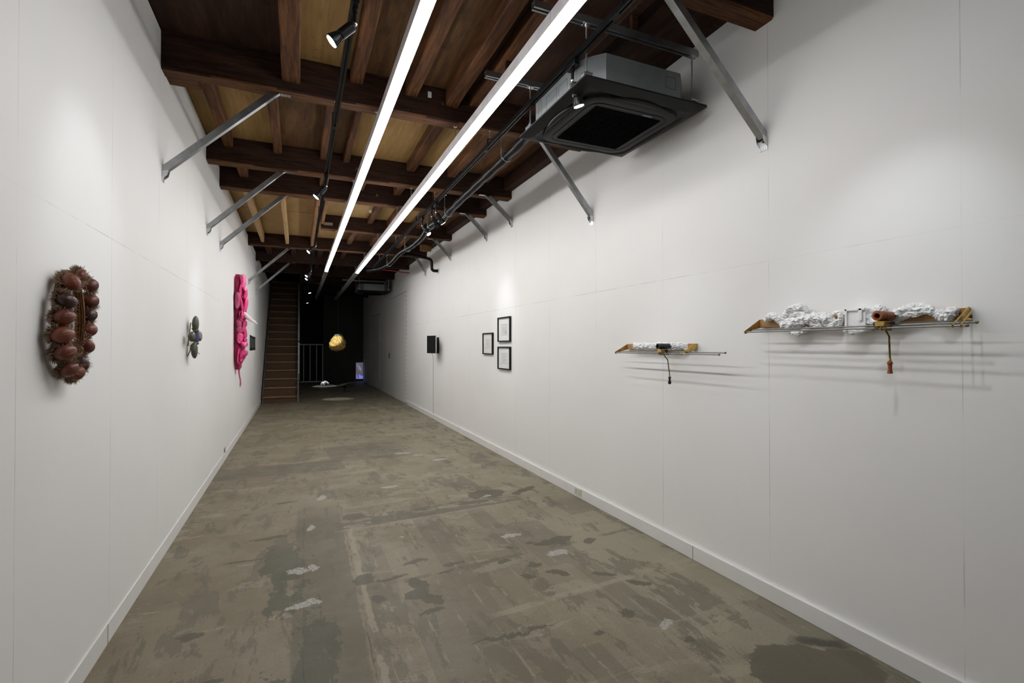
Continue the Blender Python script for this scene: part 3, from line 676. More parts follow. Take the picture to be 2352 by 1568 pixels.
# ---------------------------------------------------------------- air conditioners
def rsq(cx, cy, z, h, r, n=8):
    """rounded square outline"""
    out = []
    for q, (sx, sy) in enumerate(((1, 1), (-1, 1), (-1, -1), (1, -1))):
        for k in range(n + 1):
            a = math.pi / 2 * (q + k / n)
            out.append((cx + sx * (h - r) + r * math.cos(a), cy + sy * (h - r) + r * math.sin(a), z))
    return out
def aircon(cx, cy, label, zp=3.055):
    t = thing('ceiling_air_conditioner', label, 'air conditioner', (cx, cy, zp), 'ceiling air conditioners')
    m = MB(); m.rings([rsq(cx, cy, zp + .042, .40, .02), rsq(cx, cy, zp + .042, .473, .012), rsq(cx, cy, zp + .030, .475, .012), rsq(cx, cy, zp + .010, .43, .03), rsq(cx, cy, zp + .002, .405, .10), rsq(cx, cy, zp + .012, .39, .10)])
    m.build('panel', 'ac_black', t, smooth=30)
    m = MB(); m.rings([rsq(cx, cy, zp + .012, .375, .13), rsq(cx, cy, zp - .004, .368, .13), rsq(cx, cy, zp - .010, .352, .12), rsq(cx, cy, zp - .010, .315, .09), rsq(cx, cy, zp - .007, .312, .09), rsq(cx, cy, zp - .007, .306, .085), rsq(cx, cy, zp - .012, .303, .085)])
    m.build('center_cover', 'ac_black', t, smooth=30)
    for q in range(4):
        dx, dy = ((1, 0), (0, 1), (-1, 0), (0, -1))[q]
        m = MB()
        def f(u, v, dx=dx, dy=dy):
            a = (u - .5) * 2; L = a * .235
            o = .368 + .03 * (1 - a * a) * (v - .0) * 1.6 + .002
            z = zp + .001 - .014 * math.sin(math.pi * v) * (1 - a * a * .6)
            return (cx + dx * o - dy * L, cy + dy * o + dx * L, z)
        m.grid(f, 18, 6); m.build('louver', 'ac_black', t, smooth=40, solid=.004)
    m = MB()
    for i in range(33):
        y = cy - .255 + .51 * i / 32
        m.box(cx - .258, cx + .258, y - .0045, y + .0045, zp - .018, zp - .012)
    for i in range(9):
        x = cx - .255 + .51 * i / 8
        m.box(x - .002, x + .002, cy - .258, cy + .258, zp - .0185, zp - .012)
    m.build('grille', 'ac_inner', t)
    B(cx + .1, cx + .17, cy - .285, cy - .275, zp - .0135, zp - .0115).build('badge', 'ac_case', t)
    h, c, z0, z1 = .42, .13, zp + .042, zp + .238
    oc = lambda z, e=0: [(cx - h - e, cy - h + c, z), (cx - h + c, cy - h - e, z), (cx + h - c, cy - h - e, z), (cx + h + e, cy - h + c, z), (cx + h + e, cy + h - c, z), (cx + h - c, cy + h + e, z), (cx - h + c, cy + h + e, z), (cx - h - e, cy + h - c, z)]
    m = MB(); m.rings([oc(z0), oc(z1 - .02), oc(z1 - .02, .002), oc(z1, .002)])
    cs = m.build('casing', 'ac_case', t)
    m = MB()
    def outl(x0, x1, z0_, z1_, face):
        e = .0008
        for a, b in (((x0, z0_), (x1, z0_)), ((x1, z0_), (x1, z1_)), ((x1, z1_), (x0, z1_)), ((x0, z1_), (x0, z0_))):
            lo = (min(a[0], b[0]) - .0012, min(a[1], b[1]) - .0012); hi = (max(a[0], b[0]) + .0012, max(a[1], b[1]) + .0012)
            if face == 'y': m.box(lo[0], hi[0], cy - h - e, cy - h + .001, lo[1], hi[1])
            else: m.box(cx - h - e, cx - h + .001, lo[0], hi[0], lo[1], hi[1])
    outl(cx + .17, cx + .25, z1 - .115, z1 - .04, 'y')
    outl(cy + .2, cy + .24, z0 + .03, z1 - .03, 'x'); outl(cy - .03, cy + .12, z0 + .05, z1 - .05, 'x'); outl(cy - .17, cy - .06, z0 + .07, z1 - .06, 'x')
    for k in range(9):
        x = cx - .27 + .065 * k
        m.box(x - .003, x + .003, cy - h - .001, cy - h + .001, z1 - .012, z1 - .007)
        y = cy - .27 + .065 * k
        m.box(cx - h - .003, cx - h + .001, y - .003, y + .003, z1 - .012, z1 - .007)
    m.build('knockouts', 'gap', cs)
    for sx, sy in ((-1, -1), (1, -1), (1, 1), (-1, 1)):
        x, y = cx + sx * .415, cy + sy * .395
        m = MB(); m.box(x - .03, x + .03, y - .025, y + .025, z0 + .045, z0 + .052); m.box(x - .03, x - .026, y - .02, y + .02, z0, z0 + .05); m.box(x + .026, x + .03, y - .02, y + .02, z0, z0 + .05)
        m.build('hanging_bracket', 'zinc', t)
        m = MB(); m.tube([(x, y, z0 + .03), (x, y, 3.452)], .005, 8)
        for zz in (z0 + .053, z0 + .062): m.lathe([(.017, 0), (.017, .004), (.010, .004), (.010, .012)], (x, y, zz), n=8)
        m.lathe([(.010, 0), (.010, .01)], (x, y, 3.438), n=6); m.box(x - .025, x + .025, y - .02, y + .02, 3.446, 3.45)
        m.build('hanger_rod', 'zinc', t)
    return t
aircon(2.015, 2.945, 'black square ceiling air conditioner with grey steel casing, near the shelf wall')
aircon(2.02, 15.1, 'dark square ceiling air conditioner hanging in the unlit back above the doors')
def channel(x0, x1, y, label):
    m = MB(); z = 3.45
    prof = [(-.021, 0), (-.008, 0), (-.008, .006), (-.019, .006), (-.019, .04), (.019, .04), (.019, .006), (.008, .006), (.008, 0), (.021, 0), (.021, .042), (-.021, .042)]
    m.rings([[(x, y + a, z + b) for a, b in prof] for x in (x0, x1)])
    o = m.build('steel_channel', 'steel')
    tag(o, label, 'steel channel', 'steel channels over the air conditioner')
    return o
channel(1.24, 2.47, 2.55, 'galvanized slotted channel over the near edge of the air conditioner')
channel(1.24, 2.47, 3.34, 'galvanized slotted channel over the far edge of the air conditioner')
channel(1.2, 2.5, 14.7, 'dark slotted channel over the near edge of the unlit back air conditioner')
channel(1.2, 2.5, 15.5, 'dark slotted channel over the far edge of the unlit back air conditioner')
for y in (2.55, 3.34):
    for x in (1.42, 1.95):
        B(x - .02, x + .02, y - .015, y + .015, 3.492, 3.60).build('beam', 'timber_dark', kind='structure')

# lagged pipe run
pipe = thing('lagged_pipe', 'thick black lagged pipe running along the ceiling from the air conditioner', 'pipe', (1.75, 3.4, 3.2))
pp = cr([(1.63, 3.34, 3.20), (1.66, 3.42, 3.20), (1.73, 3.62, 3.235), (1.75, 4.1, 3.235), (1.75, 4.9, 3.22), (1.76, 5.9, 3.215), (1.77, 6.4, 3.19), (1.755, 6.95, 3.235), (1.78, 7.7, 3.20), (1.80, 8.4, 3.215), (1.765, 9.3, 3.25), (1.77, 10.0, 3.235), (1.78, 10.7, 3.24), (1.70, 11.4, 3.25), (1.5, 12.0, 3.28)], 10)
m = MB(); m.tube(pp, .042, 14, fn=lambda q, d, r: q + d * (.006 * mn.noise(q * 9) + .003 * math.sin(q.y * 18))); m.build('lagging', 'lag', pipe, smooth=60)
for y, x, z in ((4.15, 1.75, 3.235), (6.1, 1.765, 3.20), (6.98, 1.757, 3.232), (8.78, 1.79, 3.226), (10.66, 1.778, 3.24)):
    m = MB(); m.tube([(x - .055, y, z - .02), (x - .055, y, ZB)], .0045, 8); m.box(x - .075, x - .03, y - .014, y + .014, ZB - .008, ZB); m.box(x - .058, x - .03, y - .012, y + .012, z + .01, z + .05)
    m.tube([(x + .047 * math.cos(a * .4), y, z + .047 * math.sin(a * .4)) for a in range(17)], .004, 6)
    m.lathe([(.009, 0), (.009, .008)], (x - .055, y, z + .06), n=6)
    m.build('pipe_hanger', 'zinc', pipe)
B(1.88, 1.94, 4.10, 4.15, ZB - .004, ZB).build('bracket_plate', 'zinc')
tag(bpy.data.objects['bracket_plate'], 'small square zinc plate under the beam beside the lagged pipe bend', 'bracket')
el = thing('elbow_pipe', 'black lagged branch pipe with elbows ending at a beige wall flange', 'pipe', (2.2, 10.0, 3.2))
m = MB(); m.tube(cr([(1.875, 9.5, 3.25), (1.98, 9.52, 3.255), (2.2, 9.55, 3.24), (2.36, 9.6, 3.225), (2.42, 9.6, 3.19), (2.43, 9.6, 3.10), (2.435, 9.6, 3.03), (2.47, 9.6, 2.995), (2.56, 9.6, 2.995)], 8), .030, 14); m.build('lagging', 'lag', el, smooth=60)
m = MB(); m.lathe([(.032, -.002), (.05, 0.0), (.056, .012), (.032, .016)], (XR, 9.6, 2.995), (-1, 0, 0), 20); m.build('wall_flange', 'beige', el, smooth=40)
m = MB(); m.tube(cr([(1.62, 12.38, 3.35), (1.8, 12.36, 3.365), (2.1, 12.34, 3.36), (2.4, 12.33, 3.33), (2.565, 12.40, 3.33)], 8), .014, 8)
tag(m.build('red_cable', 'red_cable', smooth=60), 'red cable looped under the last visible beam near the shelf wall', 'cable')
m = MB(); m.lathe([(.062, 0), (.066, -.012), (.058, -.03), (.02, -.036)], (1.10, 8.15, 3.67), n=24)
tag(m.build('smoke_detector', 'white', smooth=40), 'round white smoke detector on the plywood ceiling', 'smoke detector')
m = MB(); m.box(.385, .52, 8.655, 8.668, 3.49, 3.535); m.mi = 1
for x in (.405, .44, .465, .5): m.lathe([(.005, 0), (.005, .002)], (x, 8.6545, 3.512), (0, -1, 0), n=8)
tag(m.build('perforated_plate', ['zinc', 'gap']), 'small perforated metal plate screwed on the short beam', 'bracket')
m = MB(); m.box(1.0, 1.03, 4.085, 4.092, 3.6, 3.65)
tag(m.build('paper_tag', 'mat_white'), 'small white paper tag stuck on the first full beam', 'tag')

# ---------------------------------------------------------------- fur wreath
wreath = thing('fur_wreath', 'oval wreath of brown ribbed pods and fur hung on the white wall', 'sculpture', (XL, 2.53, 1.6))
WC = Vector((XL, 2.53, 1.598)); A_, C_ = .086, .168
def ov(a, ra, rz, x): return Vector((XL + x, WC.y + ra * math.cos(a), WC.z + rz * math.sin(a)))
m = MB(); n = 72
secs = []
for i in range(n):
    a = 2 * math.pi * i / n
    secs.append([ov(a, A_ + ro, C_ + ro, x) for ro, x in ((.040, .022), (.040, .030), (.016, .040), (.012, .052), (.006, .057), (.0, .055), (.003, .052), (-.002, .049), (.003, .045), (-.003, .041), (.003, .036), (-.003, .031), (.002, .026), (.004, .022))])
m.rings(secs, closed=True); m.build('inner_rim', 'rim', wreath, smooth=35)
PODS = [(184, 633, .8, 0), (207, 655, 1, 0), (208, 691, 1, 0), (205, 723, .95, 1), (204, 757, 1, 0), (199, 795, .95, 0), (186, 836, .95, 1), (176, 857, .9, 0), (158, 848, .95, 0), (148, 808, 1.1, 0), (143, 769, 1.1, 0), (147, 728, 1.05, 0), (152, 691, 1.05, 1), (162, 648, 1.05, 0)]
for i, (px, py, k_, dk) in enumerate(PODS):
    c = at(px, py, 0, XL + .060)
    rad = Vector((0, c.y - WC.y, (c.z - WC.z) * .7)).normalized()
    out = Vector((1, 0, 0))
    ax_o = (out * .75 + rad * random.uniform(.25, .5) + Vector((0, -.35, 0)) + Vector((0, random.uniform(-.15, .15), random.uniform(-.15, .15)))).normalized()
    ax_l = (rad - ax_o * rad.dot(ax_o)).normalized()
    ax_l = (ax_l + ax_o.cross(ax_l) * random.uniform(-.35, .35)).normalized(); ax_t = ax_o.cross(ax_l)
    def rib(l, th, ph):
        k = 1 + .016 * math.cos(l.x * 75) * max(0, min(1, l.z + .6))
        mid = .05 * math.exp(-(l.y / .035) ** 2) * (1 if l.z > 0 else 0)
        return Vector((l.x * k, l.y * k * (1 - .18 * l.x * l.x), l.z * (k + mid)))
    k_ *= .80
    m = MB(); m.ell(c, (ax_l, ax_t, ax_o), (.043 * k_, .036 * k_, .036 * k_), 96, 72, rib)
    pod = m.build('pod', 'pod_dark' if dk else 'pod', wreath, smooth=60)
    if dk: pod['label'] = 'darker blackish brown pod'
    m = MB()
    for k in range(560):
        ph = random.uniform(0, 2 * math.pi); th = random.gauss(1.95, .22)
        bias = math.cos(ph)
        if bias < -.1 and random.random() < .8: ph = math.pi - ph
        l = Vector((math.sin(th) * math.cos(ph), math.sin(th) * math.sin(ph), math.cos(th)))
        p = c + ax_l * l.x * .045 * k_ + ax_t * l.y * .038 * k_ + ax_o * l.z * .036 * k_
        nrm = (ax_l * (l.x + .25) + ax_t * l.y + ax_o * .28 + Vector((random.uniform(-.35, .35), random.uniform(-.35, .35), random.uniform(-.35, .35)))).normalized()
        L = random.uniform(.010, .026); g = Vector((random.uniform(-.2, .4), random.uniform(-.4, .4), random.uniform(-.6, .1)))
        p1 = p + nrm * L * .55; p2 = p1 + (nrm + g).normalized() * L * .55
        if p.x < XL + .002 or p1.x < XL + .002 or p2.x < XL + .002: continue
        s1 = nrm.orthogonal().normalized() * .0010; s2 = nrm.cross(s1).normalized() * .0010
        v = [m.bm.verts.new(q) for q in (p + s1, p - s1 + s2, p - s2, p1 + s1 * .8, p1 - s1 * .8 + s2 * .8, p1 - s2 * .8, p2)]
        for f in ((0, 1, 4, 3), (1, 2, 5, 4), (2, 0, 3, 5), (3, 4, 6), (4, 5, 6), (5, 3, 6)): m.face([v[q] for q in f])
    m.build('fur_tuft', 'fur', pod, fixn=False)

# ---------------------------------------------------------------- green petal relief
fl = thing('petal_relief', 'small dark green four-petal relief with a purple band on the white wall', 'sculpture', (XL, 5.06, 1.58))
def petal(mat, cx, cz, cy, dep, hy, hz, open_=True):
    m = MB()
    def f(l, th, ph):
        w = (1 - .22 * l.z * l.z); d = l.x
        if open_ and d > .3: d = d - (d - .3) * .25
        return Vector((d + .05 * mn.noise(l * 3) + .012 * math.sin(l.z * 30 + l.y * 6), l.y * w, l.z))
    m.ell((XL + cx, cy, cz), ((1, 0, 0), (0, 1, 0), (0, 0, 1)), (dep, hy, hz), 28, 30, f)
    return m.build('petal', mat, fl, smooth=60)
FY = 5.06
petal('petal', .058, 1.692, FY, .027, .062, .070)
petal('petal', .056, 1.462, FY - .03, .026, .062, .072)
petal('petal', .058, 1.578, FY - .155, .030, .07, .043)
petal('petal_grey', .068, 1.585, FY + .13, .022, .06, .044)
m = MB(); m.tube([(XL + .03, FY, 1.49), (XL + .062, FY, 1.53), (XL + .062, FY, 1.62), (XL + .04, FY, 1.66)], [.018, .020, .020, .016], 16); m.build('center_band', 'petal_purple', fl, smooth=60)
for z in (1.634, 1.522):
    m = MB(); m.lathe([(.016, -.012), (.026, 0), (.016, .010)], (XL + .062, FY - .01, z), (0, 0, 1), 16); m.build('gold_edge', 'petal_gold', fl, smooth=60)
m = MB(); m.tube([(XL + .005, FY - .02, 1.5), (XL + .02, FY - .06, 1.60), (XL + .03, FY - .05, 1.70)], .005, 6); m.tube([(XL + .005, FY - .04, 1.41), (XL + .03, FY - .07, 1.46), (XL + .03, FY - .05, 1.5)], .005, 6); m.build('gold_edge', 'petal_gold', fl)
m = MB(); m.tube([(XL + .07, FY - .03, 1.447), (XL + .092, FY - .05, 1.435), (XL + .095, FY - .05, 1.425)], .0025, 6); m.build('loose_thread', 'petal_grey', fl)

# ---------------------------------------------------------------- pink hide
hide = thing('pink_hide', 'tall hanging hide of folded hot pink leather with two white tusks', 'sculpture', (XL, 8.65, 1.1))
YH = 8.66
def hx(px, y=YH): return at(px, 794, 1, y).x
def hz(py, y=YH): return at(550, py, 1, y).z
prof = [(632, 561), (640, 562.5), (652, 563.5), (664, 563), (676, 564.5), (690, 565.5), (704, 565), (716, 563), (728, 559), (738, 560), (752, 562), (764, 564), (774, 562.5), (784, 559.5), (796, 563.5), (808, 562), (818, 563), (828, 557), (838, 553), (848, 549)]
def pr_x(z):
    zs = [(hz(b), hx(a)) for b, a in prof]
    if z >= zs[0][0]: return zs[0][1]
    for (z0, x0), (z1, x1) in zip(zs, zs[1:]):
        if z <= z0 and z >= z1: return x1 + (x0 - x1) * (z - z1) / (z0 - z1)
    return zs[-1][1]
ztop, zbot = hz(632), hz(848)
m = MB()
def hf(u, v):
    z = ztop + (zbot - ztop) * v
    dep = pr_x(z) - XL
    e = 1 - .55 * max(0, (v - .9) / .1) - .45 * max(0, (.07 - v) / .07)
    a = math.pi * u
    y = YH - .22 * e * math.cos(a)
    fold = mn.noise(Vector((u * 3.2, z * 7, 3.3))) * .045 + abs(mn.noise(Vector((u * 6 + 9, z * 12, 1.1)))) * .04
    x = XL + .006 + dep * .80 * (math.sin(a) ** .6) + fold * math.sin(a)
    return (x, y + mn.noise(Vector((u * 4, z * 9, 8.8))) * .025 * math.sin(a), z)
m.grid(hf, 46, 190)
m.build('hide_body', 'pink_deep', hide, smooth=70)
FL = [(556.7, 645, 10, 27, 8.42, 0, 'pink_light'), (551.8, 668, 8, 27, 8.40, -6, 'pink_light'), (561, 664, 9, 8, 8.42, 30, 'pink_light'), (561.6, 677, 7, 22, 8.45, -4, 'pink'),
      (544.2, 691, 14, 34, 8.36, 0, 'pink_back'), (554.5, 698, 8, 30, 8.40, 8, 'pink'), (562.5, 700, 8, 28, 8.44, -8, 'pink_light'), (556, 722, 5, 18, 8.38, 2, 'pink'), (551, 719, 4, 10, 8.38, -8, 'pink_light'),
      (549, 746, 12, 21, 8.40, 15, 'pink_back'), (562.5, 743, 5, 12, 8.45, 0, 'pink'), (559, 751, 6, 22, 8.42, -10, 'pink_light'), (550, 757, 14, 12, 8.38, 8, 'pink_back'), (561.4, 765, 7, 22, 8.46, 6, 'pink'),
      (550.8, 776, 15, 23, 8.38, 0, 'pink_light'), (562, 781, 6, 8, 8.44, 0, 'pink'), (560, 791, 13, 12, 8.40, 35, 'pink_light'), (548, 817, 7, 29, 8.40, -4, 'pink_light'), (558.5, 812, 14, 15, 8.38, -32, 'pink_light'), (553.5, 824, 8, 13, 8.40, 5, 'pink')]
for i, (px, py, w, h, yl, rot, mt) in enumerate(FL):
    cx, cz = hx(px, yl), hz(py, yl); hw, hh = w / 2 / 158, h / 2 * .0069
    ca, sa = math.cos(R(rot)), math.sin(R(rot))
    m = MB()
    def ff(u, v):
        a = (u - .5) * 2; b = (v - .5) * 2
        wv = math.sqrt(max(0, 1 - abs(b) ** 2.4)) * .97 + .03
        lx = a * wv * hw * 1.08; lz = b * hh * 1.06 + .12 * hh * a * a
        bul = .055 * (1 - a * a) + .02 * mn.noise(Vector((a * 1.6 + i, b * 2, i * 3.1))) - .03 * max(0, a) * (1 if mt != 'pink_back' else -1)
        y = yl - bul + .02 + .05 * abs(a) ** 3
        return (max(XL + .004, cx + lx * ca - lz * sa), y, cz + lx * sa + lz * ca)
    m.grid(ff, 14, 18); m.build('leather_fold', mt, hide, smooth=80, solid=.008)
for k, (y0, tip) in enumerate(((8.46, (591.5, 743)), (8.62, (588.5, 738)))):
    b = Vector((hx(555, y0), y0 + .05, hz(716, y0))); e = Vector((hx(tip[0], y0 - .1), y0 - .1, hz(tip[1], y0 - .1)))
    c1 = Vector((hx(567, y0), y0, hz(727, y0))); c2 = Vector((hx(578, y0 - .05), y0 - .05, hz(735, y0 - .05)))
    pts = cr([b, c1, c2, e], 8); m = MB(); m.tube(pts, lerp_list([.034, .033, .024, .004], len(pts)), 16); m.build('tusk', 'ivory', hide, smooth=70)
pts = cr([(hx(549, 8.6), 8.6, hz(838, 8.6)), (hx(549, 8.6), 8.6, hz(850, 8.6)), (hx(550.3, 8.6), 8.6, hz(862, 8.6)), (hx(552.6, 8.6), 8.6, hz(874, 8.6)), (hx(552.6, 8.6), 8.6, hz(882, 8.6)), (hx(552, 8.6), 8.6, hz(889, 8.6))], 6)
m = MB(); m.tube(pts, lerp_list([.03, .012, .010, .009, .011, .004], len(pts)), 10); m.build('tail', 'pink_back', hide, smooth=70)

# three small dark pictures beyond the hide
for k, (y0, y1, z1) in enumerate(((11.05, 11.36, 1.715), (11.50, 11.84, 1.70), (12.0, 12.32, 1.695))):
    lab = ('nearest to the pink hide', 'middle one of the row', 'nearest to the stairs')[k]
    t = thing('small_picture', 'narrow dark framed picture on the white wall, ' + lab, 'picture', (XL, (y0 + y1) / 2, 1.42), 'dark pictures beside the stairs')
    z0 = 1.41
    B(XL, XL + .012, y0, y1, z0, z1).build('backing', 'frame_black', t, bevel=.004)
    B(XL + .012, XL + .0135, y0 + .03, y1 - .03, z0 + .05, z1 - .05).build('image', 'picture_dark', t)

# ---------------------------------------------------------------- framed drawings
def drawing(y0, y1, z0, z1, label, kind):
    t = thing('framed_drawing', label, 'framed drawing', (XR, (y0 + y1) / 2, z0), 'framed drawings on the shelf wall')
    d, w = .028, .016
    m = MB(); m.box(XR - d, XR, y0, y0 + w, z0, z1); m.box(XR - d, XR, y1 - w, y1, z0, z1); m.box(XR - d, XR, y0 + w, y1 - w, z0, z0 + w); m.box(XR - d, XR, y0 + w, y1 - w, z1 - w, z1)
    m.build('frame', 'frame_black', t, bevel=.001)
    B(XR - .012, XR - .004, y0 + w, y1 - w, z0 + w, z1 - w).build('mat_board', 'mat_white', t)
    pw, ph = (y1 - y0) * .46, (z1 - z0) * .46
    cy, cz = (y0 + y1) / 2, (z0 + z1) / 2 - .004
    m = MB(); m.box(XR - .0135, XR - .012, cy - pw / 2, cy + pw / 2, cz - ph / 2, cz + ph / 2)
    pr_ = m.build('print', 'paper', t)
    m = MB(); x = XR - .0142
    def line(pts, r=.0011):
        for a, b in zip(pts, pts[1:]):
            a = Vector((x, cy + a[0], cz + a[1])); b = Vector((x, cy + b[0], cz + b[1])); dd = (b - a)
            if dd.length < 1e-6: continue
            pn = Vector((0, -dd.z, dd.y)).normalized() * r
            m.prism([a - pn, a + pn, b + pn, b - pn], (.0006, 0, 0))
    e = .006; q = [(-pw / 2 + e, -ph / 2 + e), (pw / 2 - e, -ph / 2 + e), (pw / 2 - e, ph / 2 - e), (-pw / 2 + e, ph / 2 - e), (-pw / 2 + e, -ph / 2 + e)]
    line(q[2:4], .001); line(q, .0007)
    random.seed(kind * 11 + 3)
    if kind == 0:
        for _ in range(26):
            a = (random.uniform(-.028, .028), random.uniform(-.012, .016)); line([a, (a[0] + random.uniform(-.014, .014), a[1] + random.uniform(-.004, .004))], .0016)
        line([(-.006, -.04), (.006, -.044)], .0018)
    elif kind == 1:
        for r in (.018, .032, .05):
            line([(r * math.cos(k * .52) * 1.1, -.008 + r * .8 * math.sin(k * .52)) for k in range(13)], .0006)
        line([(-.006, -.008), (.006, -.008)]); line([(0, -.014), (0, -.002)])
        for _ in range(10):
            a = (-.05 + random.uniform(-.006, .006), -.03 + random.uniform(-.016, .016)); line([a, (a[0] + random.uniform(-.006, .006), a[1] - .012)], .0024)
    else:
        for sx in (-1, 1):
            line([(sx * .008, .026), (sx * .026, .012), (sx * .022, -.008), (sx * .036, -.03), (sx * .03, -.046)], .0012); line([(sx * .01, -.012), (sx * .016, -.036)], .0014)
        line([(-.014, .03), (0, .038), (.014, .03), (0, .022), (-.014, .03)], .0014)
        for _ in range(8):
            a = (random.uniform(-.05, .05), random.uniform(-.045, -.01)); line([a, (a[0] + .006, a[1] - .006)], .001)
    m.build('ink_lines', 'ink' if kind != 1 else 'ink_dark', pr_)
drawing(6.575, 6.975, 1.375, 1.69, 'black framed drawing hanging alone, nearest the wall monitor', 0)
drawing(5.94, 6.37, 1.555, 1.89, 'black framed drawing, upper one of the stacked pair', 1)
drawing(5.94, 6.37, 1.18, 1.49, 'black framed drawing, lower one of the stacked pair', 2)

# ---------------------------------------------------------------- wall monitor and cord
tv = thing('wall_monitor', 'small black monitor tilted out from the wall on a bracket', 'monitor', (XR, 9.45, 1.35))
c1, c2 = Vector((2.35, 9.61, 1.527)), Vector((2.445, 9.32, 1.527))
du = (c2 - c1).normalized(); dn = Vector((du.y, -du.x, 0)).normalized(); dz = Vector((0, 0, 1))
if dn.x > 0: dn = -dn
cc = (c1 + c2) / 2; hw = (c2 - c1).length / 2
m = MB(); m.obox(cc, (du, dz, dn), (hw, .172, .014)); m.build('casing', 'frame_black', tv, bevel=.003)
m = MB(); m.obox(cc + dn * .0145, (du, dz, dn), (hw - .012, .158, .001)); m.build('screen', 'screen_dark', tv)
m = MB(); m.obox(cc + du * (hw + .001) - dn * .002, (du, dz, dn), (.002, .172, .010)); m.build('bezel_edge', 'zinc', tv)
B(2.44, XR - .012, 9.53, 9.72, 1.362, 1.64).build('back_housing', 'frame_black', tv, bevel=.006)
B(XR - .012, XR, 9.565, 9.75, 1.35, 1.67).build('wall_plate', 'black_metal', tv)
m = MB(); m.tube([(2.43, 9.50, 1.52), (2.47, 9.62, 1.52)], .02, 10); m.build('tilt_arm', 'black_metal', tv)
m = MB(); m.tube([(2.5, 9.86, 1.37), (XR - .008, 9.98, 1.25), (XR - .006, 9.99, .05)], .0055, 8)
tag(m.build('power_cord', 'cord_white'), 'thin white power cord running from the monitor down to the floor', 'cord')

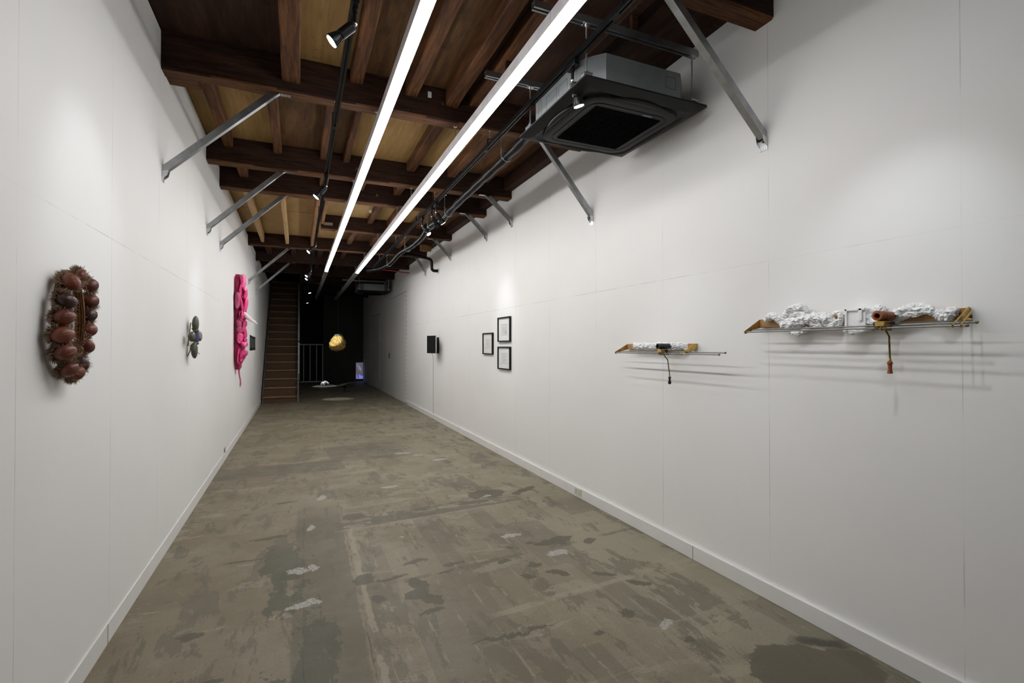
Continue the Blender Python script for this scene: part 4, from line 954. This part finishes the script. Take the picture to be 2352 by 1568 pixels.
# ---------------------------------------------------------------- shelf sculptures
def xp(px, py, x): return at(px, py, 0, x)
def shelf(tag_label, y0, y1, z0, z1, rods, rod_y, cyl_px, cyl_mat, crank_px, grip, grip_mat, rod_l):
    t = thing('shelf_sculpture', tag_label, 'sculpture', (XR, (y0 + y1) / 2, z0), 'shelf sculptures with cranks')
    B(XR - .022, XR, y0, y1, z0, z1).build('plank', 'oak', t, bevel=.001)
    xo = min(r[0] for r in rods)
    for (x, z) in rods:
        a, b = rod_y
        m = MB(); m.lathe([(.0042, 0), (.0042, b - a)], (x, a + (.012 if x == xo else 0), z), (0, 1, 0), 12); rd = m.build('rod', 'rod', t, smooth=40)
        m = MB()
        for yy in (a + (.012 if x == xo else 0), b): m.lathe([(.0056, -.004), (.0062, 0), (.0056, .004)], (x, yy, z), (0, 1, 0), 12)
        m.build('rod_cap', 'brass_old', rd, smooth=40)
    zt = rods[0][1]
    # far end plate
    m = MB(); y = y1
    m.prism([(XR, y, z1), (XR - .02, y, z1), (xo - .008, y, zt + .006), (xo - .009, y, zt - .008), (xo, y, zt - .010), (XR - .06, y, z0 - .012), (XR, y, z0)], (0, .004, 0)); m.build('end_plate', 'brass', t)
    m = MB(); y = y0 - .004
    if grip == 'long':
        m.prism([(XR, y, z1 + .002), (XR - .018, y, z1 + .002), (XR - .055, y, z0 + .01), (XR - .04, y, z0 - .004), (XR, y, z0)], (0, .004, 0)); m.build('end_plate', 'brass', t)
        m = MB()
        for yy in (y0 - .006, y0 - .034):
            top = z1 + .002 if yy > y0 - .02 else z0 + .03
            xs = XR - .02 if yy > y0 - .02 else XR - .06
            m.tube([(xs, yy, top), (xo - .004, yy, zt + .002)], .0032, 8); m.lathe([(.0065, -.003), (.0085, 0), (.0065, .003)], (xo, yy, zt), (0, 1, 0), 14)
        m.tube([(XR - .06, y0 - .006, z0 - .002), (XR - .062, y0 - .034, z0 - .002)], .003, 8)
        m.build('fork', 'brass', t, smooth=50)
    else:
        m.prism([(XR, y, z1), (XR - .03, y, z1), (xo - .006, y, zt + .004), (xo - .004, y, zt - .008), (XR - .05, y, z0 - .016), (XR - .03, y, z0), (XR, y, z0)], (0, .004, 0)); m.build('end_plate', 'brass', t)
        m = MB()
        for yy in (y0 + .004, y0 - .022): m.lathe([(.0065, -.003), (.0085, 0), (.0065, .003)], (xo, yy, zt), (0, 1, 0), 14)
        m.lathe([(.006, 0), (.006, .02)], (XR - .06, y0 - .022, z0 - .014), (0, 1, 0), 12)
        m.build('clamp_ring', 'zinc', t, smooth=50)
    # carriage
    c0 = xp(cyl_px[0], cyl_px[1], (xo + rods[1][0]) / 2)
    car = Vector(((xo + rods[1][0]) / 2, c0.y, zt))
    m = MB(); m.box(car.x - .03, car.x + .03, car.y - .022, car.y + .022, zt + .012, zt + .030); m.box(car.x - .034, car.x - .03, car.y - .02, car.y + .02, zt + .008, zt + .032)
    m.build('carriage', 'brass', t, bevel=.002)
    m = MB()
    for dy in (-.016, .016):
        for x, z in rods[:2]: m.lathe([(.009, -.005), (.011, -.003), (.011, .003), (.009, .005)], (x, car.y + dy, z + .002), (1, 0, 0), 14)
    m.lathe([(.006, -.01), (.006, .07)], (car.x - .02, car.y, zt - .006), (1, 0, 0), 10)
    m.build('rollers', 'brass_old', t, smooth=40)
    m = MB()
    for dy in (-1, 1): m.lathe([(.003, 0), (.003, .01), (.009, .011), (.009, .022), (.006, .024)], (car.x, car.y + dy * .02, zt + .021), (0, dy, 0), 12)
    m.build('knob', 'ebony', t, smooth=40)
    rc = .021 if grip != 'long' else .0225; zc = zt + .032 + rc
    x1 = car.x + .055; L = .105
    m = MB(); m.lathe([(rc * .85, 0), (rc, .004), (rc, .066), (rc * .93, .068), (rc * .93, .073), (rc * 1.0, .075), (rc * 1.0, .084), (rc * .93, .086), (rc * .93, .09), (rc * .97, .092), (rc * .97, L), (rc * .55, L + .001), (rc * .5, L - .05), (.0005, L - .05)], (x1, car.y, zc), (-1, 0, 0), 28)
    m.build('barrel', cyl_mat, t, smooth=35)
    pts = [xp(cyl_px[0] - .5, cyl_px[1] + 15, car.x + .026)] + [xp(px, py, car.x + .026) for px, py in crank_px]
    mm = []
    for i, p in enumerate(pts):
        if 0 < i < len(pts) - 1: mm += [p.lerp(pts[i - 1], .18), p, p.lerp(pts[i + 1], .12)]
        else: mm.append(p)
    m = MB(); m.tube(mm, .0038, 10); crk = m.build('crank_arm', 'brass_old', t, smooth=50)
    e = pts[-1]; dd = Vector((0, 0, -1))
    m = MB(); m.lathe([(.005, 0), (.006, .002), (.006, .012), (.005, .013)], e, dd, 12); m.build('ferrule', 'brass', crk, smooth=40)
    o = e + dd * .012
    if grip == 'long': prf = [(.008, 0), (.0095, .002), (.0095, .006), (.012, .008), (.012, .012), (.009, .014), (.009, .02), (.008, .03), (.0095, .045), (.011, .055), (.009, .057)]
    else: prf = [(.007, 0), (.011, .004), (.011, .008), (.008, .012), (.007, .018), (.009, .03), (.012, .042), (.011, .05), (.005, .055)]
    m = MB(); m.lathe(prf, o, dd, 18); m.build('grip', grip_mat, crk, smooth=50)
    return t
s1 = shelf('short brass and steel rail shelf with white plaster relief and black barrel', 2.655, 3.425, 1.474, 1.516, [(2.432, 1.444), (2.472, 1.4555)], (2.315, 3.424), (1523, 797), 'ebony', [(1533.5, 826), (1538, 861)], 'short', 'ebony', 0)
s2 = shelf('long brass and steel rail shelf with lumpy white plaster relief and wooden barrel', 1.125, 2.125, 1.611, 1.658, [(2.432, 1.581), (2.475, 1.594)], (1.06, 2.124), (2030, 735), 'cherry', [(2042, 772), (2044, 823)], 'long', 'cherry', 0)
def relief_tube(m, px, rad, x=2.525, n=34, k=22):
    pts = [xp(a, b, x) for a, b in px]
    for i, p in enumerate(pts): p.x = x + .004 * math.sin(i * 2.1)
    P = cr(pts, k); rs = lerp_list([r / 470 for r in rad], len(P))
    def fn(q, d, r):
        w = Vector((q.x * 170, q.y * 42, q.z * 170))
        a = mn.noise(q * 38) * .34 + (abs(mn.noise(w)) - .15) * .75 + (abs(mn.noise(w * 2.1 + Vector((5, 5, 5)))) - .1) * .22 + mn.noise(q * 190) * .06
        o = q + d * r * a
        o.x = min(o.x, XR - .004)
        return o
    m.tube(P, rs, n, fn=fn)
m = MB()
for px, rad in (([(1757, 736), (1766, 728), (1782, 727), (1793, 737), (1806, 750), (1818, 755)], [6, 9, 8, 8, 8, 5]), ([(1800, 734), (1806, 719), (1822, 709), (1842, 705), (1855, 716)], [6, 7, 8, 8, 4]),
                ([(1796, 748), (1812, 742), (1832, 741), (1858, 732), (1884, 729), (1905, 734), (1922, 743)], [9, 12, 12, 11, 11, 10, 5]), ([(1806, 750), (1818, 762), (1832, 765), (1846, 760), (1856, 752)], [5, 6, 6, 6, 4]),
                ([(1913, 722), (1922, 717), (1932, 721), (1931, 734), (1926, 745), (1920, 750)], [4, 5, 5, 5, 5, 3]), ([(1890, 738), (1902, 746), (1916, 744), (1928, 733)], [5, 7, 7, 4]), ([(1860, 740), (1875, 748), (1888, 745)], [6, 6, 5]), ([(1826, 720), (1840, 718), (1850, 724)], [6, 7, 5])):
    relief_tube(m, px, rad)
for px, rad in (([(1975, 752), (1992, 742), (2008, 738), (2026, 741), (2042, 748)], [7, 8, 8, 8, 6]), ([(1982, 708), (1988, 718), (1996, 730), (2010, 735)], [4, 6, 6, 4]), ([(2000, 728), (2008, 714), (2022, 709), (2036, 714)], [4, 8, 8, 6]),
                ([(2022, 738), (2044, 736), (2060, 724), (2080, 711), (2105, 708), (2132, 711), (2152, 717)], [7, 9, 10, 8, 9, 8, 7]), ([(2150, 716), (2162, 724), (2174, 724), (2188, 716), (2199, 708)], [8, 11, 11, 9, 4]), ([(2158, 726), (2164, 732), (2176, 731)], [4, 5, 4]),
                ([(2055, 736), (2070, 728), (2088, 721), (2108, 719), (2124, 716)], [5, 7, 6, 6, 4])):
    relief_tube(m, px, rad, 2.532)
relief_tube(m, [(1938, 757), (1955, 763), (1975, 760), (1990, 754)], [4, 5, 6, 4], 2.515)
m.build('plaster_relief', 'plaster', s2, smooth=55)
# plaster block with recessed panel
a, b = xp(1940, 710, 2.50), xp(1986, 756, 2.50)
m = MB(); ya, yb = b.y, a.y; zb, zt_ = b.z - .008, a.z
x0 = 2.498; w = .011
m.box(x0 + .008, XR - .002, ya, yb, zb, zt_)
m.box(x0, x0 + .009, yb - w, yb, zb, zt_); m.box(x0, x0 + .009, ya + .012, ya + w + .018, zb + .05, zt_); m.box(x0, x0 + .009, ya, yb, zt_ - w, zt_)
m.build('plaster_block', 'plaster', s2, bevel=.002)
# short relief: crumpled folds over the plank
m = MB()
def rf(u, v):
    y = 3.345 - .625 * u
    z = 1.470 + .056 * v
    k = mn.noise(Vector((u * 14, 2.2, 0)))
    zz = z + (.010 * mn.noise(Vector((u * 18, 5, 0))) + .004 * mn.noise(Vector((u * 60, 1, 0)))) * (1 if v > .5 else 1.2) * abs(v - .5) * 2
    th = .030 * math.sin(math.pi * min(max(v, 0), 1)) ** .5
    fold = abs(math.sin(u * 70 + 6 * v * k * 3 + 5 * mn.noise(Vector((u * 9, v * 3, 4))))) * .012 + .010 * mn.noise(Vector((u * 40, v * 9, 7)))
    edge = min(1, u * 14, (1 - u) * 14)
    return (XR - .020 - (th + fold) * max(edge, 0) , y, zz)
m.grid(rf, 260, 26); m.build('plaster_relief', 'plaster', s1, smooth=50)

# outlets
t = thing('wall_outlet', 'small beige outlet set in the baseboard of the shelf wall', 'outlet', (XR - .022, 4.23, .02))
B(XR - .028, XR - .021, 4.16, 4.285, .025, .090).build('plate', 'outlet', t, bevel=.002)
m = MB()
for y in (4.19, 4.245):
    for dz_ in (-.008, .008): m.box(XR - .0288, XR - .0278, y - .006, y + .006, .058 + dz_ - .0012, .058 + dz_ + .0012)
m.build('slots', 'gap', t)
t = thing('wall_outlet', 'tiny white outlet low on the wreath wall near the green relief', 'outlet', (XL + .007, 7.5, .02))
B(XL + .007, XL + .012, 7.40, 7.50, .11, .17).build('plate', 'outlet', t, bevel=.002)
B(XL, XL + .008, 12.0, 12.07, 1.0, 1.12).build('light_switch', 'white', bevel=.002)
tag(bpy.data.objects['light_switch'], 'white light switch on the wall just before the staircase', 'switch')

# ---------------------------------------------------------------- staircase
st = thing('staircase', 'steep wooden staircase with grey stringers at the dark end of the room', 'staircase', (-.42, 14.4, 0))
RISE, RUN, N = .2225, .281, 17
for k in range(N):
    z = .16 + RISE * k; y = 14.40 + RUN * k
    B(-.83, -.02, y - .03, y + RUN, z - .028, z).build('tread', 'tread', st, bevel=.004)
    B(-.83, -.02, y + .01, y + .025, z - RISE if k else 0.0, z - .028).build('riser', 'riser', st)
def stringer(x0, x1):
    yb, ye = 14.34, 14.40 + RUN * N
    zt0 = lambda y: .16 + (y - 14.40) / RUN * RISE
    m = MB(); m.prism([(x0, yb, 0), (x0, yb + .30, 0), (x0, ye, zt0(ye) - .26), (x0, ye, zt0(ye) + .06), (x0, yb, zt0(yb) + .10)], (x1 - x0, 0, 0)); m.build('stringer', 'grey_paint', st)
stringer(-.855, -.83); stringer(-.02, .03)
m = MB(); m.box(.005, .04, 15.0, 15.04, .55, 1.64)
m.prism([(.005, 15.0, 1.60), (.04, 15.0, 1.60), (.04, 15.0, 1.65), (.005, 15.0, 1.65)], (0, RUN * 8.4, RISE * 8.4)); m.build('handrail', 'rail_grey', st)

# railing
rl = thing('steel_railing', 'grey steel railing with four uprights in front of the black recess', 'railing', (.47, 20.5, 0))
m = MB(); m.box(.06, .90, 20.48, 20.52, 1.53, 1.57); m.build('top_rail', 'rail_grey', rl)
m = MB(); m.box(.06, .90, 20.48, 20.52, .10, .14); m.build('bottom_rail', 'rail_grey', rl)
for x, z0 in ((.88, 0), (.66, .12), (.43, .12), (.20, .12)):
    B(x - .014, x + .014, 20.485, 20.515, z0, 1.55).build('upright', 'rail_grey', rl)

# gold rock
rk = thing('gold_rock', 'gold rock lit by a spotlight, hanging on a wire before the dark back wall', 'sculpture', (1.09, 16.2, 1.2))
RC = Vector((1.13, 16.2, 1.61))
m = MB(); v = bmesh.ops.create_icosphere(m.bm, subdivisions=6, radius=1)['verts']
PW = [(-1, .45), (-.8, .80), (-.45, 1.0), (-.1, .98), (.2, .80), (.5, .60), (.75, .50), (1, .34)]
def pear(z):
    for (z0, w0), (z1, w1) in zip(PW, PW[1:]):
        if z <= z1: return w0 + (w1 - w0) * (z - z0) / (z1 - z0)
    return PW[-1][1]
for q in v:
    l = q.co.copy()
    hr = Vector((l.x, l.y, 0)); hl = hr.length
    hr = hr / hl if hl > 1e-4 else hr
    w = .24 * pear(l.z) * min(1, hl * 2.2)
    k = 1 + .20 * mn.noise(l * 1.5 + Vector((3.3, 1, 0))) + .16 * (mn.noise(l * 3.1 + Vector((7, 1, 2)))) + .10 * abs(mn.noise(l * 6)) + .06 * mn.noise(l * 13) + .04 * abs(mn.noise(l * 28))
    q.co = RC + Vector((hr.x * w * k + .03 * l.z, hr.y * w * k, .275 * l.z * (1 + .06 * mn.noise(l * 5))))
for f in m.bm.faces:
    c_ = f.calc_center_median(); f.material_index = 1 if c_.z > RC.z + .19 + .03 * mn.noise(c_ * 14) else 0
m.build('stone', ['gold', 'rock_grey'], rk, smooth=28)
m = MB(); m.tube([(1.14, 16.2, RC.z + .24), (1.14, 16.2, 3.7)], .003, 6); m.build('wire', 'grey_paint', rk)
# white crumpled sculpture on a plate
sc_ = thing('crumpled_sculpture', 'white crumpled sculpture lying on a thin plate on the dark floor', 'sculpture', (.9, 19.6, 0))
m = MB(); m.obox((.93, 19.6, .02), ((1, 0, 0), (0, 1, 0), (0, 0, 1)), (.30, .16, .012)); m.build('plate', 'steel', sc_)
m = MB()
for c_, e_, r_ in (((.80, 19.55, .09), (.92, 19.58, .15), .05), ((.90, 19.6, .16), (.99, 19.6, .15), .04), ((.86, 19.55, .05), (.92, 19.55, .15), .045), ((.98, 19.6, .15), (1.06, 19.6, .07), .035), ((.78, 19.6, .06), (.88, 19.6, .09), .045)):
    a, b = Vector(c_), Vector(e_); P = [a.lerp(b, i / 8) for i in range(9)]
    m.tube(P, [r_ * .6] + [r_] * 7 + [r_ * .5], 12, fn=lambda q, d, r: q + d * r * .6 * mn.noise(q * 22))
m.build('crumple', 'plaster', sc_, smooth=25)
m = MB(); m.lathe([(.06, 0), (.06, .012), (.014, .014), (.014, .12), (.05, .13), (.06, .18), (.02, .2)], (1.40, 16.9, 0), n=14); m.box(1.40, 1.54, 16.88, 16.92, 0, .02)
tag(m.build('floor_stand', 'ebony', smooth=40), 'small black stand on the dark floor below the gold rock', 'stand')
# video screen on the back wall
vs = thing('video_screen', 'small upright glowing screen with a violet hand low on the back wall', 'screen', (2.42, YB, .08))
sx0, sx1, sz0, sz1 = 2.265, 2.555, .09, .79
B(sx0 - .006, sx1 + .006, YB - .03, YB, sz0 - .006, sz1 + .006).build('casing', 'black_metal', vs)
m = MB(); yy = YB - .031
def sp_(u, v): return (sx0 + (sx1 - sx0) * u, yy, sz0 + (sz1 - sz0) * v)
m.poly([sp_(*q) for q in ((0, 0), (1, 0), (1, 1), (0, 1))])
def lay(pts, mi, k):
    m.mi = mi; m.poly([(p[0], yy - .0006 * k, p[2]) for p in [sp_(*q) for q in pts]])
lay(((0, 0), (1, 0), (1, .27), (.85, .22), (.72, .24), (.62, .30), (.5, .33), (.42, .26), (.3, .3), (.12, .42), (0, .38)), 4, 1)
lay(((.38, 0), (1, 0), (1, .2), (.85, .17), (.7, .2), (.55, .27), (.45, .3)), 3, 2)
lay(((.05, 0), (.12, 0), (.1, .3), (.06, .32)), 2, 2); lay(((.2, 0), (.28, 0), (.24, .26), (.2, .28)), 2, 2)
lay(((.08, .9), (.3, .95), (.55, .74), (.78, .55), (.8, .4), (.7, .46), (.55, .52), (.3, .62), (.1, .78)), 1, 1)
lay(((.35, .86), (.45, .82), (.75, .62), (.73, .6), (.4, .78)), 2, 2); lay(((.3, .7), (.36, .7), (.6, .5), (.56, .5)), 2, 2); lay(((.5, .72), (.56, .72), (.74, .52), (.7, .5)), 2, 2)
m.build('image', ['scr_grey', 'scr_mauve', 'scr_light', 'scr_blue', 'scr_deep'], vs, fixn=False)
